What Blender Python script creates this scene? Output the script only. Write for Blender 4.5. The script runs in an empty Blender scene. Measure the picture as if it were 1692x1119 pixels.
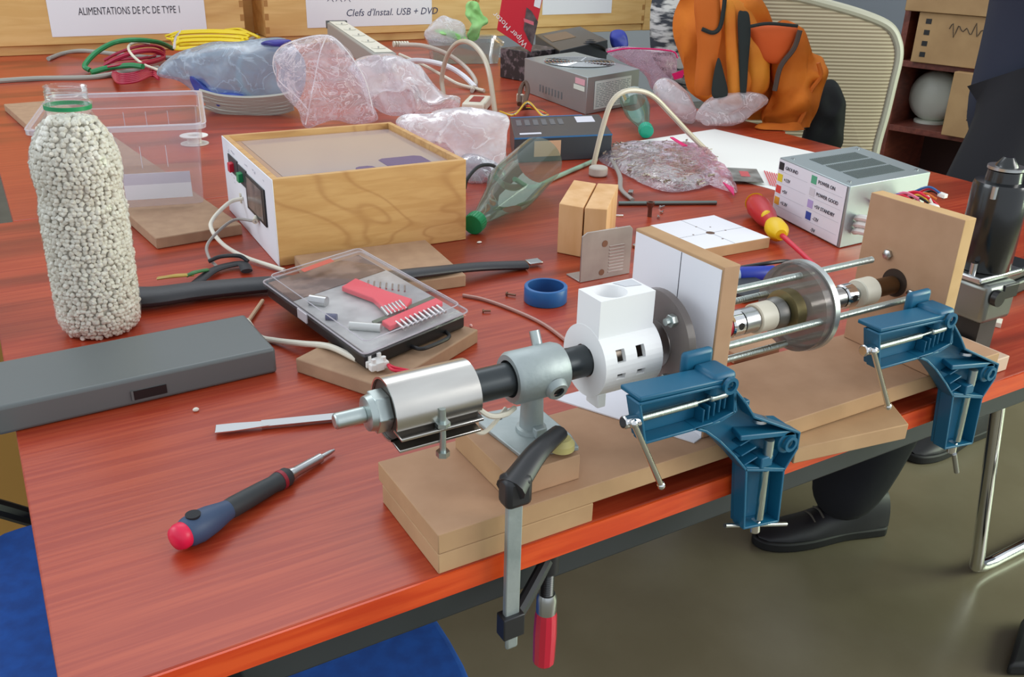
import bpy, math, random
from mathutils import Vector, Matrix, noise
R=math.radians; PI=math.pi
sc=bpy.context.scene; COL=sc.collection
# ---------------------------------------------------------------- camera
W,H=1692,1119; F,YAW,PIT,ROL=1494.8,.53957,.42876,.025417
TZ=.74                                  # table top height
CAM=Vector((0,0,TZ+.42))
_cy,_sy,_cp,_sp=math.cos(YAW),math.sin(YAW),math.cos(PIT),math.sin(PIT)
FW=Vector((_sy*_cp,_cy*_cp,-_sp)); _r0=Vector((_cy,-_sy,0)); _u0=_r0.cross(FW)
RT=_r0*math.cos(ROL)+_u0*math.sin(ROL); UP=-_r0*math.sin(ROL)+_u0*math.cos(ROL)
cd=bpy.data.cameras.new('camera'); cam=bpy.data.objects.new('camera',cd); COL.objects.link(cam)
m=Matrix((RT,UP,-FW)).transposed().to_4x4(); m.translation=CAM; cam.matrix_world=m
cd.sensor_width=36; cd.lens=36*F/W; cd.clip_start=.02; sc.camera=cam
# ---------------------------------------------------------------- light
wd=bpy.data.worlds.new('world'); sc.world=wd; wd.use_nodes=True
wd.node_tree.nodes['Background'].inputs[0].default_value=(.86,.93,1,1)
wd.node_tree.nodes['Background'].inputs[1].default_value=.80
def area(name,loc,target,sx,sy,power,col):
    l=bpy.data.lights.new(name,'AREA'); l.shape='RECTANGLE'; l.size=sx; l.size_y=sy; l.energy=power; l.color=col
    o=bpy.data.objects.new(name,l); COL.objects.link(o); o.location=loc
    o.rotation_euler=(Vector(target)-Vector(loc)).to_track_quat('-Z','Y').to_euler(); return o
area('window_daylight',(3.0,-1.6,2.1),(.6,.7,.74),1.8,1.4,52,(1,.98,.94))
area('window_daylight_left',(-2.6,2.6,2.3),(.3,1.3,.74),2.0,1.4,34,(.88,.95,1))
area('green_floor_fill',(3.3,-.5,1.0),(1.75,.75,0),1.3,1.0,40,(.82,1,.70))  # added greenish fill lamp that brightens the floor on the right
area('overhead_fill',(.8,2.6,2.9),(.8,1.4,.74),2.4,1.2,16,(.95,.98,1))  # added overhead fill lamp, gives the metals varied reflections
sc.view_settings.view_transform='Standard'; sc.view_settings.look='None'
sc.view_settings.exposure=0.18; sc.cycles.transparent_max_bounces=32; sc.view_settings.gamma=1
# ---------------------------------------------------------------- pixel -> world helpers (z relative to the table top)
def ray(x,y): return RT*((x-W/2)/F)-UP*((y-H/2)/F)+FW
def T(x,y,dz=0.0):
    d=ray(x,y); return CAM+d*((TZ+dz-CAM.z)/d.z)
FN=Vector((math.sin(YAW),math.cos(YAW),0))
def V(x,y,q,n=(0,1,0)):
    n=Vector(n); d=ray(x,y); return CAM+d*((n.dot(Vector((q[0],q[1],0))-CAM)+n.z*0)/n.dot(d)) if n.z==0 else None
def VF(x,y,q): return V(x,y,q,FN)
def proj(w):
    d=Vector(w)-CAM; return (W/2+F*d.dot(RT)/d.dot(FW), H/2-F*d.dot(UP)/d.dot(FW))
def ZAT(q,y):
    lo,hi=-.2,3.
    for _ in range(40):
        m=(lo+hi)/2
        if proj((q[0],q[1],m))[1]>y: lo=m
        else: hi=m
    return lo
# ---------------------------------------------------------------- materials
def lin(c):
    return tuple(((v/255)/12.92 if v/255<=.04045 else ((v/255+.055)/1.055)**2.4) for v in c[:3])+(1,)
MC={}
def mat(name,c=(128,128,128),rough=.5,metal=0,c2=None,nscale=20,stretch=(1,1,1),bump=0,bscale=None,spec=.5,emit=0,detail=4,lo=.35,hi=.65,coat=0):
    if name in MC: return MC[name]
    m=bpy.data.materials.new(name); m.use_nodes=True; nt=m.node_tree; b=nt.nodes['Principled BSDF']
    b.inputs['Base Color'].default_value=lin(c); b.inputs['Roughness'].default_value=rough; b.inputs['Metallic'].default_value=metal
    b.inputs['Specular IOR Level'].default_value=spec; b.inputs['Coat Weight'].default_value=coat; b.inputs['Coat Roughness'].default_value=.15
    if c2 or bump:
        tc=nt.nodes.new('ShaderNodeTexCoord'); mp=nt.nodes.new('ShaderNodeMapping'); mp.inputs['Scale'].default_value=stretch
        nt.links.new(tc.outputs['Object'],mp.inputs['Vector'])
        n=nt.nodes.new('ShaderNodeTexNoise'); n.inputs['Scale'].default_value=nscale; n.inputs['Detail'].default_value=detail
        nt.links.new(mp.outputs[0],n.inputs['Vector'])
        if c2:
            r=nt.nodes.new('ShaderNodeValToRGB'); r.color_ramp.elements[0].position=lo; r.color_ramp.elements[1].position=hi
            r.color_ramp.elements[0].color=lin(c); r.color_ramp.elements[1].color=lin(c2)
            nt.links.new(n.outputs['Fac'],r.inputs[0]); nt.links.new(r.outputs[0],b.inputs['Base Color'])
        if bump:
            n2=n
            if bscale:
                n2=nt.nodes.new('ShaderNodeTexNoise'); n2.inputs['Scale'].default_value=bscale; n2.inputs['Detail'].default_value=3
                nt.links.new(mp.outputs[0],n2.inputs['Vector'])
            bp=nt.nodes.new('ShaderNodeBump'); bp.inputs['Strength'].default_value=bump; bp.inputs['Distance'].default_value=.002
            nt.links.new(n2.outputs['Fac'],bp.inputs['Height']); nt.links.new(bp.outputs[0],b.inputs['Normal'])
    MC[name]=m; return m
def grain(name,c,cd_,clight,rough=.4,scale=3,ystretch=18,dist=2.5,spec=.5,axis=0,fine=.5,bands=1.6,freq=26,pw=5):
    """wood: stretched noise lines + broad figure"""
    m=bpy.data.materials.new(name); m.use_nodes=True; nt=m.node_tree; L=nt.links; N=nt.nodes; b=N['Principled BSDF']
    b.inputs['Roughness'].default_value=rough; b.inputs['Specular IOR Level'].default_value=spec
    tc=N.new('ShaderNodeTexCoord'); mp=N.new('ShaderNodeMapping')
    s=[ystretch]*3; s[axis]=1; mp.inputs['Scale'].default_value=s; L.new(tc.outputs['Object'],mp.inputs[0])
    n1=N.new('ShaderNodeTexNoise'); n1.inputs['Scale'].default_value=scale; n1.inputs['Detail'].default_value=6; n1.inputs['Distortion'].default_value=dist*.2; L.new(mp.outputs[0],n1.inputs[0])
    mp2=N.new('ShaderNodeMapping'); s2=[bands*3]*3; s2[axis]=bands; mp2.inputs['Scale'].default_value=s2; L.new(tc.outputs['Object'],mp2.inputs[0])
    n2=N.new('ShaderNodeTexNoise'); n2.inputs['Scale'].default_value=1.3; n2.inputs['Detail'].default_value=2; n2.inputs['Distortion'].default_value=dist*.3; L.new(mp2.outputs[0],n2.inputs[0])
    mm=N.new('ShaderNodeMath'); mm.operation='MULTIPLY'; mm.inputs[1].default_value=freq; L.new(n2.outputs[0],mm.inputs[0])
    sn=N.new('ShaderNodeMath'); sn.operation='SINE'; L.new(mm.outputs[0],sn.inputs[0])
    ab=N.new('ShaderNodeMath'); ab.operation='POWER'; ab2=N.new('ShaderNodeMath'); ab2.operation='MULTIPLY_ADD'; ab2.inputs[1].default_value=.5; ab2.inputs[2].default_value=.5
    L.new(sn.outputs[0],ab2.inputs[0]); L.new(ab2.outputs[0],ab.inputs[0]); ab.inputs[1].default_value=pw
    mx=N.new('ShaderNodeMixRGB'); mx.inputs[1].default_value=lin(clight); mx.inputs[2].default_value=lin(c)
    cr=N.new('ShaderNodeValToRGB'); cr.color_ramp.elements[0].position=.38; cr.color_ramp.elements[1].position=.6; L.new(n1.outputs[0],cr.inputs[0]); L.new(cr.outputs[0],mx.inputs[0])
    mx2=N.new('ShaderNodeMixRGB'); mx2.inputs[2].default_value=lin(cd_); ml=N.new('ShaderNodeMath'); ml.operation='MULTIPLY'; ml.inputs[1].default_value=fine
    L.new(ab.outputs[0],ml.inputs[0]); L.new(ml.outputs[0],mx2.inputs[0]); L.new(mx.outputs[0],mx2.inputs[1]); L.new(mx2.outputs[0],b.inputs['Base Color'])
    bp=N.new('ShaderNodeBump'); bp.inputs['Strength'].default_value=.12; bp.inputs['Distance'].default_value=.001; L.new(n1.outputs[0],bp.inputs['Height']); L.new(bp.outputs[0],b.inputs['Normal'])
    MC[name]=m; return m
def clear(name,tint=(255,255,255),gloss=.25,rough=.05,haze=0,hazec=(230,232,235),bump=0,bscale=30,crease_glint=0,cap=1):
    """thin clear plastic: transparent film with a fresnel shine, optional milky haze and painted crease highlights"""
    m=bpy.data.materials.new(name); m.use_nodes=True; nt=m.node_tree; N=nt.nodes; L=nt.links
    for n in list(N): N.remove(n)
    out=N.new('ShaderNodeOutputMaterial'); tr=N.new('ShaderNodeBsdfTransparent'); tr.inputs[0].default_value=lin(tint)
    gl=N.new('ShaderNodeBsdfGlossy'); gl.inputs['Roughness'].default_value=rough; gl.inputs[0].default_value=(1,1,1,1)
    lw=N.new('ShaderNodeLayerWeight'); lw.inputs[0].default_value=gloss
    mx=N.new('ShaderNodeMixShader'); L.new(lw.outputs['Fresnel'],mx.inputs[0])
    base=tr
    if cap<1:
        mc=N.new('ShaderNodeMath'); mc.operation='MINIMUM'; mc.inputs[1].default_value=cap; L.new(lw.outputs['Fresnel'],mc.inputs[0]); L.new(mc.outputs[0],mx.inputs[0])
    if haze or crease_glint:
        df=N.new('ShaderNodeBsdfDiffuse'); df.inputs[0].default_value=lin(hazec)
        tl=N.new('ShaderNodeBsdfTranslucent'); tl.inputs[0].default_value=lin(hazec); ad=N.new('ShaderNodeMixShader'); ad.inputs[0].default_value=.5; L.new(df.outputs[0],ad.inputs[1]); L.new(tl.outputs[0],ad.inputs[2])
        mh=N.new('ShaderNodeMixShader'); mh.inputs[0].default_value=haze; L.new(tr.outputs[0],mh.inputs[1]); L.new(ad.outputs[0],mh.inputs[2]); base=mh
        if crease_glint:  # white lines painted into the haze as highlights of crinkled film
            tc=N.new('ShaderNodeTexCoord'); n=N.new('ShaderNodeTexNoise'); n.inputs['Scale'].default_value=bscale*.7; n.inputs['Detail'].default_value=5; n.inputs['Distortion'].default_value=1.5
            L.new(tc.outputs['Object'],n.inputs[0]); r=N.new('ShaderNodeValToRGB'); e=r.color_ramp.elements; h0=(haze,)*3+(1,); h1=(min(1,haze+crease_glint),)*3+(1,); h2=(min(1,haze+crease_glint*.35),)*3+(1,)
            e[0].position=.38; e[0].color=h2; e[1].position=.49; e[1].color=h0; x=e.new(.512); x.color=h1; x=e.new(.535); x.color=h0; x=e.new(.62); x.color=h0; x=e.new(.645); x.color=h1; x=e.new(.68); x.color=h2; L.new(n.outputs[0],r.inputs[0]); L.new(r.outputs[0],mh.inputs[0])
    L.new(base.outputs[0],mx.inputs[1]); L.new(gl.outputs[0],mx.inputs[2]); L.new(mx.outputs[0],out.inputs[0])
    if bump:
        tc=N.new('ShaderNodeTexCoord'); n=N.new('ShaderNodeTexNoise'); n.inputs['Scale'].default_value=bscale; n.inputs['Detail'].default_value=3; n.inputs['Distortion'].default_value=1.2
        L.new(tc.outputs['Object'],n.inputs[0]); bp=N.new('ShaderNodeBump'); bp.inputs['Strength'].default_value=bump; bp.inputs['Distance'].default_value=.004
        L.new(n.outputs[0],bp.inputs['Height']); L.new(bp.outputs[0],gl.inputs['Normal']); L.new(bp.outputs[0],lw.inputs['Normal'])
    MC[name]=m; return m
table_m=grain('table_wood',(158,52,28),(98,28,13),(176,70,40),rough=.32,scale=7,ystretch=30,dist=1.5,spec=.5,fine=.6,bands=.9)
edge_m=grain('table_edge',(206,66,26),(170,44,18),(222,84,36),rough=.3,scale=9,ystretch=14,fine=.3)
pine=grain('pine',(214,170,104),(184,128,66),(224,184,120),rough=.5,scale=5,ystretch=10,fine=.4,bands=1.2)
ply=grain('plywood_oak',(198,152,94),(164,112,62),(208,164,106),rough=.45,scale=14,ystretch=8,fine=.42,bands=1.9,dist=3.2,freq=75,pw=9)
mdf=mat('mdf_face',(174,136,106),.75,c2=(186,148,118),nscale=28,spec=.25,lo=.3,hi=.7)
mdfe=mat('mdf_edge',(190,154,116),.8,c2=(178,142,106),nscale=20,spec=.2)
mdfp=mat('mdf_pale_edge',(212,176,128),.8,c2=(200,162,114),nscale=20,spec=.2)
mdf2=mat('mdf_tan',(164,132,106),.75,c2=(174,142,114),nscale=50,spec=.25)
white=mat('white_paper',(232,232,238),.8)
wplastic=mat('white_plastic',(238,238,236),.45)
ivory=mat('ivory_plastic',(222,216,198),.45)
black=mat('black_plastic',(24,24,26),.4)
dark=mat('dark_grey',(52,56,58),.5)
blackr=mat('black_rubber',(34,34,38),.55)
steel=mat('steel',(190,192,192),.28,1)
zinc=mat('zinc',(188,198,196),.38,1,bump=.2,nscale=60)
chrome=mat('chrome',(225,225,225),.1,1)
galv=mat('galvanised',(160,170,170),.55,.75,c2=(182,190,190),nscale=25,bump=.25,bscale=90)
psu=mat('psu_grey',(168,178,180),.4,.65)
orange=mat('orange_cloth',(214,118,20),.8,c2=(196,98,14),nscale=9,bump=.4,bscale=60)
blueclamp=mat('blue_clamp',(18,92,124),.42)
red=mat('red',(200,24,52),.35); green=mat('green',(20,140,84),.4); yellow=mat('yellow',(232,190,20),.4)
ink=mat('ink',(45,45,60),.7)
# ---------------------------------------------------------------- mesh builder
def sm(p,n=6,closed=False):
    """Catmull-Rom"""
    p=[Vector(q) for q in p]; out=[]
    if len(p)<3: return p
    k=len(p)
    for i in range(k if closed else k-1):
        a=p[(i-1)%k] if closed or i>0 else p[0]*2-p[1]; b=p[i]; c=p[(i+1)%k]
        d=p[(i+2)%k] if closed or i+2<k else p[-1]*2-p[-2]
        for j in range(n):
            t=j/n; out.append(.5*((2*b)+(c-a)*t+(2*a-5*b+4*c-d)*t*t+(3*b-a-3*c+d)*t**3))
    if not closed: out.append(p[-1])
    return out
def basis(d):
    d=Vector(d).normalized(); a=Vector((0,0,1)) if abs(d.z)<.9 else Vector((1,0,0))
    u=d.cross(a).normalized(); return u,d.cross(u).normalized()
class B:
    def __init__(s): s.v=[]; s.f=[]
    def add(s,vs,fs):
        k=len(s.v); s.v+= [Vector(v) for v in vs]; s.f+=[tuple(i+k for i in f) for f in fs]; return s
    def obox(s,o,a,b,c):
        o,a,b,c=map(Vector,(o,a,b,c)); vs=[o,o+a,o+a+b,o+b,o+c,o+a+c,o+a+b+c,o+b+c]
        fs=[(3,2,1,0),(4,5,6,7),(0,1,5,4),(1,2,6,5),(2,3,7,6),(3,0,4,7)]
        if a.cross(b).dot(c)<0: fs=[f[::-1] for f in fs]
        return s.add(vs,fs)
    def box(s,x0,x1,y0,y1,z0,z1): return s.obox((x0,y0,z0),(x1-x0,0,0),(0,y1-y0,0),(0,0,z1-z0))
    def cbox(s,c,a,b,h):   # centre c, full vectors
        c,a,b,h=map(Vector,(c,a,b,h)); return s.obox(c-a/2-b/2-h/2,a,b,h)
    def lathe(s,o,ax,prof,n=24,cap=True,sq=None):
        o=Vector(o); ax=Vector(ax).normalized(); u,w=basis(ax); vs=[]; fs=[]
        for t,r in prof:
            for i in range(n):
                a=2*PI*i/n; k=1
                vs.append(o+ax*t+(u*math.cos(a)+w*math.sin(a))*r*k)
        for j in range(len(prof)-1):
            for i in range(n):
                i2=(i+1)%n; fs.append((j*n+i,j*n+i2,(j+1)*n+i2,(j+1)*n+i))
        if cap:
            if prof[0][1]>1e-6: fs.append(tuple(range(n))[::-1])
            if prof[-1][1]>1e-6: fs.append(tuple(range((len(prof)-1)*n,len(prof)*n)))
        return s.add(vs,fs)
    def cyl(s,p0,p1,r,r1=None,n=20):
        p0,p1=Vector(p0),Vector(p1); return s.lathe(p0,p1-p0,[(0,r),((p1-p0).length,r if r1 is None else r1)],n)
    def ring(s,p0,p1,ro,ri,n=32):
        p0,p1=Vector(p0),Vector(p1); L=(p1-p0).length
        return s.lathe(p0,p1-p0,[(0,ri),(0,ro),(L,ro),(L,ri),(0,ri)],n,cap=False)
    def sph(s,c,r,n=16,sc=(1,1,1)):
        c=Vector(c); vs=[]; fs=[]; m=n//2
        for j in range(m+1):
            ph=PI*j/m
            for i in range(n):
                a=2*PI*i/n; vs.append(c+Vector((math.sin(ph)*math.cos(a)*sc[0],math.sin(ph)*math.sin(a)*sc[1],math.cos(ph)*sc[2]))*r)
        for j in range(m):
            for i in range(n):
                i2=(i+1)%n; fs.append((j*n+i,(j+1)*n+i,(j+1)*n+i2,j*n+i2))
        return s.add(vs,fs)
    def tube(s,pts,r,n=8,k=5,flat=None,closed=False):
        p=sm(pts,k,closed) if k>1 else [Vector(q) for q in pts]
        vs=[];fs=[];m=len(p); pu=None
        for j,q in enumerate(p):
            d=(p[(j+1)%m]-p[(j-1)%m]) if closed else (p[min(j+1,m-1)]-p[max(j-1,0)])
            if d.length<1e-9: d=Vector((1,0,0))
            d.normalize()
            if pu is None: u,w=basis(d)
            else:
                u=(pu-d*pu.dot(d)); 
                if u.length<1e-6: u,_=basis(d)
                u.normalize(); w=d.cross(u)
            pu=u; rr=r(j/(m-1)) if callable(r) else r
            for i in range(n):
                a=2*PI*i/n
                if flat: # elliptical: horizontal width, vertical flattening
                    side=d.cross(Vector((0,0,1))); side=side.normalized() if side.length>1e-6 else u
                    vs.append(q+side*math.cos(a)*rr+side.cross(d)*math.sin(a)*rr*flat)
                else: vs.append(q+(u*math.cos(a)+w*math.sin(a))*rr)
        for j in range(m if closed else m-1):
            for i in range(n):
                i2=(i+1)%n; j2=(j+1)%m; fs.append((j*n+i,j*n+i2,j2*n+i2,j2*n+i))
        if not closed: fs+= [tuple(range(n))[::-1],tuple(range((m-1)*n,m*n))]
        return s.add(vs,fs)
    def prism(s,pts,vec,hole=None):
        pts=[Vector(p) for p in pts]; vec=Vector(vec); n=len(pts)
        nn=Vector((0,0,0))
        for i in range(n): nn+=pts[i].cross(pts[(i+1)%n])
        if nn.dot(vec)<0: pts=pts[::-1]
        vs=pts+[p+vec for p in pts]
        fs=[tuple(range(n))[::-1],tuple(range(n,2*n))]+[(i,(i+1)%n,n+(i+1)%n,n+i) for i in range(n)]
        return s.add(vs,fs)
    def rim(s,pts,vec,t,closed=True):
        """walls of thickness t standing on the outline pts, height vec"""
        pts=[Vector(p) for p in pts]; vec=Vector(vec); n=len(pts)
        for i in range(n if closed else n-1):
            a,b=pts[i],pts[(i+1)%n]; d=(b-a)
            if d.length<1e-6: continue
            sd=d.normalized().cross(vec.normalized())*t
            s.obox(a-sd/2-d.normalized()*t*.3,d+d.normalized()*t*.6,sd,vec)
        return s
    def pillow(s,out,nrm,thick,nz=.0,nf=12,rings=8,sub=5,seed=0,back=1.0,flatbase=None,pw=.5):
        out=sm(out,sub,True); nrm=Vector(nrm).normalized(); c=sum(out,Vector())/len(out); n=len(out); vs=[]; fs=[]
        def off(p,k):
            q=p*nf+Vector((seed*7.1,seed*3.3,k*5))
            return noise.noise_vector(q)*nz+ (nrm*(noise.noise(q*2.2))*nz*.8)
        lay=[]
        for side in (1,-1):
            th=thick*(1 if side==1 else back)
            for j in range(rings+1):
                sI=1-j/rings; row=[]
                if side==-1 and j==0: lay.append(lay[0]); continue
                if sI<1e-6:
                    p=c+nrm*th*side; vs.append(p+off(p,side)); lay.append([len(vs)-1]*n); continue
                for p0 in out:
                    p=c+(p0-c)*sI+nrm*side*th*(1-sI*sI)**pw; fo=off(p,side if j else 0)*(1 if j else .35)
                    vs.append(p+fo); row.append(len(vs)-1)
                lay.append(row)
        def conn(a,b,flip):
            for i in range(n):
                i2=(i+1)%n; f=[a[i],a[i2],b[i2],b[i]]; g=[]
                for x in f:
                    if x not in g: g.append(x)
                if len(g)>2: fs.append(tuple(g[::-1] if flip else g))
        m=rings+1
        for j in range(rings): conn(lay[j],lay[j+1],False); conn(lay[m+j],lay[m+j+1],True)
        if flatbase is not None:
            for v in vs: v.z=max(v.z,flatbase)
        return s.add(vs,fs)
    def build(s,name,material,parent=None,bev=0,fm=None,smooth=True,ang=35,loc=None,seg=2,mod=None):
        me=bpy.data.meshes.new(name)
        if parent is not None: inv=parent['_m'] if False else MAT[parent.name].inverted()
        else:
            if loc is None:
                zs=min(v.z for v in s.v); loc=Vector(((min(v.x for v in s.v)+max(v.x for v in s.v))/2,(min(v.y for v in s.v)+max(v.y for v in s.v))/2,zs))
            inv=Matrix.Translation(Vector(loc)).inverted()
        me.from_pydata([tuple(inv@v) for v in s.v],[],s.f); me.update()
        if fm:
            for p in me.polygons: p.material_index=fm(p.normal)
        o=bpy.data.objects.new(name,me); COL.objects.link(o)
        if parent is not None: o.parent=parent; MAT[o.name]=MAT[parent.name]
        else: o.location=loc; MAT[o.name]=Matrix.Translation(Vector(loc))
        for mm in (material if isinstance(material,(list,tuple)) else [material]): me.materials.append(mm)
        if smooth:
            me.polygons.foreach_set('use_smooth',[True]*len(me.polygons)); me.set_sharp_from_angle(angle=R(ang))
        if bev:
            bm=o.modifiers.new('bevel','BEVEL'); bm.width=bev; bm.segments=seg; bm.limit_method='ANGLE'; bm.angle_limit=R(40)
        return o
MAT={}
def thing(name,label,cat,loc,rz=0,group=None):
    o=bpy.data.objects.new(name,None); COL.objects.link(o); o.empty_display_size=.02
    o.location=loc; o.rotation_euler=(0,0,rz); MAT[o.name]=Matrix.Translation(Vector(loc))@Matrix.Rotation(rz,4,'Z')
    return tag(o,label,cat,group)
def tag(o,label,cat,group=None,kind=None):
    if label: o['label']=label
    if cat: o['category']=cat
    if group: o['group']=group
    if kind: o['kind']=kind
    return o
def struct(o): o['kind']='structure'; return o
def dup(r,loc,label,rz=None):
    c=r.copy(); COL.objects.link(c); c.location=loc; c['label']=label
    if rz is not None: c.rotation_euler=(0,0,rz)
    for ch in r.children:
        d=ch.copy(); COL.objects.link(d); d.parent=c
        for g in ch.children:
            e=g.copy(); COL.objects.link(e); e.parent=d
    return c
def rect(A,Bp,C,z,skew=False):
    """three pixel corners at height z (rel. table) -> corner A and perpendicular edge vectors"""
    a,b,c=T(*A,z),T(*Bp,z),T(*C,z); u=b-a; w=c-a; w=w-u*(w.dot(u)/u.dot(u))*(0 if skew else 1); return a,u,w
def writing(s,size,o,xd,yd,material,parent,name='lettering',align='LEFT',depth=.0003,shear=0):
    """text lies on the plane (xd,yd) starting at o"""
    cu=bpy.data.curves.new(name,'FONT'); cu.body=s; cu.size=size; cu.extrude=depth/2; cu.align_x=align; cu.shear=shear; cu.resolution_u=2
    t=bpy.data.objects.new('tmp',cu); COL.objects.link(t); dg=bpy.context.evaluated_depsgraph_get()
    me=bpy.data.meshes.new_from_object(t.evaluated_get(dg)); COL.objects.unlink(t); bpy.data.objects.remove(t)
    xd,yd=Vector(xd).normalized(),Vector(yd).normalized(); zd=xd.cross(yd)
    M=Matrix((xd,yd,zd)).transposed().to_4x4(); M.translation=Vector(o)+zd*depth
    me.transform(MAT[parent.name].inverted()@M)
    ob=bpy.data.objects.new(name,me); COL.objects.link(ob); ob.parent=parent; MAT[ob.name]=MAT[parent.name]; me.materials.clear(); me.materials.append(material)
    return ob
def zt(v,z): v=Vector(v); v.z=TZ+z; return v
def Pz(pl,z): return [T(x,y,z) for x,y in pl]
UPV=Vector((0,0,1))
#@@@BODY
# ================================================================ the room
fl=B().box(-4,7,-3,6,-.02,0)
fm=mat('lino_floor',(112,104,84),.26,c2=(120,112,92),nscale=6,spec=.5)
struct(fl.build('floor',fm,smooth=False))
wl=B().box(-4,7,5.2,5.3,0,2.9); struct(wl.build('wall_back',mat('wall_paint',(178,182,188),.8),smooth=False))
wr=B().box(5.2,5.3,-3,5.2,0,2.9); struct(wr.build('wall_right',mat('wall_grey',(150,156,164),.8),smooth=False))
# ================================================================ tables
def desk(label,x0,x1,y0,y1,legs):
    t=thing('desk',label,'table',(x0,y0,0))
    B().box(x0,x1,y0+.0015,y1,TZ-.02,TZ).build('tabletop',table_m,t,smooth=False,bev=.0015)
    e=B().box(x0,x1,y0-.0005,y0+.0015,TZ-.02,TZ-.0006); e.build('edge_band',edge_m,t,smooth=False)
    B().box(x0+.02,x1-.02,y0+.042,y0+.064,TZ-.082,TZ-.0202).build('apron',dark,t,bev=.002)
    B().box(x0+.02,x1-.02,y1-.05,y1-.03,TZ-.06,TZ-.0202).build('apron',dark,t,bev=.002)
    for x,y in legs: B().box(x,x+.04,y,y+.04,0,TZ-.0603).build('leg',dark,t,bev=.003)
    return t
desk('red wood-grain desk in front, holding the extruder and the clamps',-.021,1.60,.4625,1.4935,((.05,.475),(1.48,.475),(.05,1.40),(1.48,1.40)))
desk('red wood-grain desk standing behind the front desk, covered with bags and cables',.022,1.62,1.4955,3.56,((.06,1.56),(1.52,1.56),(.06,3.45),(1.52,3.45)))
# ================================================================ planks of the rig (top of the long plank = table + 34 mm)
z0=TZ; P1=TZ+.017; P2=TZ+.034
tag(B().box(.2225,.355,.4645,.565,z0+.0002,P1).build('short_board',mdfe,bev=.0008),'short tan fibreboard under the left end of the long plank','board')
o=B().box(.2225,.86,.4645,.572,P1+.0003,P2).build('long_plank',[mdf,mdfe],bev=.0008,fm=lambda n:0 if n.z>.5 else 1)
tag(o,'long tan fibreboard plank along the desk edge carrying the extruder rig','board')
a,b,c,d=T(1508,712,.010),T(1500,690,.012),T(1478,664,.012),T(1300,760,.012)
q=[(.556,.449),(.680,.4305),(.7005,.466),(.58,.566)]
tag(B().prism([(x,y,TZ+.0005) for x,y in q],(0,0,.0155)).build('angled_board',mdfe,bev=.0008),'small tan board wedged crooked under the long plank, jutting over the desk edge','board')
tag(B().box(.80,.90,.475,.60,TZ+.0004,P1).build('pale_board',mat('pale_board_m',(206,178,156),.7),bev=.001),'pale board under the right end of the long plank','board')
# small block of the flange
tag(B().box(.2855,.3485,.4765,.562,P2+.0003,P2+.022).build('spacer_block',[mdf,mdfe],bev=.0008,fm=lambda n:1 if n.x<-.5 else 0),'small fibreboard block between the long plank and the galvanised flange','board')
# ================================================================ galvanised pipe flange
AY=.520; AZ=TZ+.110
t=thing('pipe_flange','galvanised pipe flange with a round collar gripping the dark barrel','pipe fitting',(.328,.52,P2+.022))
fz=P2+.0223
B().prism([(.305,.492,fz),(.350,.481,fz),(.355,.50,fz),(.356,.556,fz),(.309,.562,fz),(.3005,.55,fz)],(0,0,.004)).build('base_plate',galv,t,bev=.001)
pb=B(); pb.lathe((.331,.52,fz+.004),(0,0,1),[(0,.0125),(.003,.0120),(.004,.0095),(.034,.0085)],20); pb.build('post',galv,t)
pb=B().box(.3265,.3355,.505,.5115,fz+.004,fz+.012); pb.build('foot_rib',galv,t,bev=.001)
B().lathe((.309,AY,AZ),(1,0,0),[(0,.0145),(0,.0185),(.003,.0205),(.041,.0205),(.045,.0190),(.045,.0145),(0,.0145)],32,cap=False).build('collar',galv,t)
bs=B(); d=Vector((.0,-.94,-.34)).normalized(); c=Vector((.340,AY,AZ))+d*.019; bs.lathe(c,d,[(0,.0095),(.004,.0085),(.0055,.0075),(.0055,.0045)],20,cap=False); bs.build('screw_boss',galv,t)
B().lathe(c+d*.0015,d,[(0,.0046),(.002,.0044)],6).build('set_screw',black,t)
B().cyl((.342,AY+.012,AZ+.014),(.342,AY+.018,AZ+.026),.0042).build('hex_bolt',zinc,t)
B().cyl((.317,.548,fz+.0035),(.317,.548,fz+.0043),.0035).build('screw_hole',black,t)
# ================================================================ barrel with heater
t=thing('extruder_barrel','dark steel barrel pipe with a silver heater band and a bolt tip','extruder barrel',(.28,AY,AZ-.012))
B().lathe((.272,AY,AZ),(1,0,0),[(0,.0128),(.112,.0128)],28).build('barrel_pipe',mat('dark_steel',(72,76,78),.33,.8),t)
hb=B(); # heater band: open ring with flanges at the lower front
n=30; r=.0235; prof=[]
for i in range(n+1):
    a=R(-118)+i/n*R(336-22); prof.append((math.cos(a),math.sin(a)))
# angle measured in (y,z): opening faces down-front
vs=[];fs=[]
for x in (.2085,.2745):
    for rr in (r,r-.0015):
        for (cy_,cz_) in prof: vs.append((x,AY+cy_*rr,AZ+cz_*rr))
k=n+1
for i in range(n):
    fs.append((i,i+1,2*k+i+1,2*k+i)); fs.append((k+i+1,k+i,3*k+i,3*k+i+1)); fs.append((i+1,i,k+i,k+i+1)); fs.append((2*k+i,2*k+i+1,3*k+i+1,3*k+i))
hb.add(vs,fs)
bandm=mat('heater_steel',(228,224,218),.24,1,bump=.35,nscale=18,stretch=(.3,1,1),c2=(190,186,180))
heat=hb.build('heater_band',bandm,t)
B().lathe((.2105,AY,AZ),(1,0,0),[(0,.0130),(0,.0218),(.062,.0218),(.062,.0130)],28,cap=False).build('band_core',mat('mica',(70,64,58),.5,.3),t)
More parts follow.
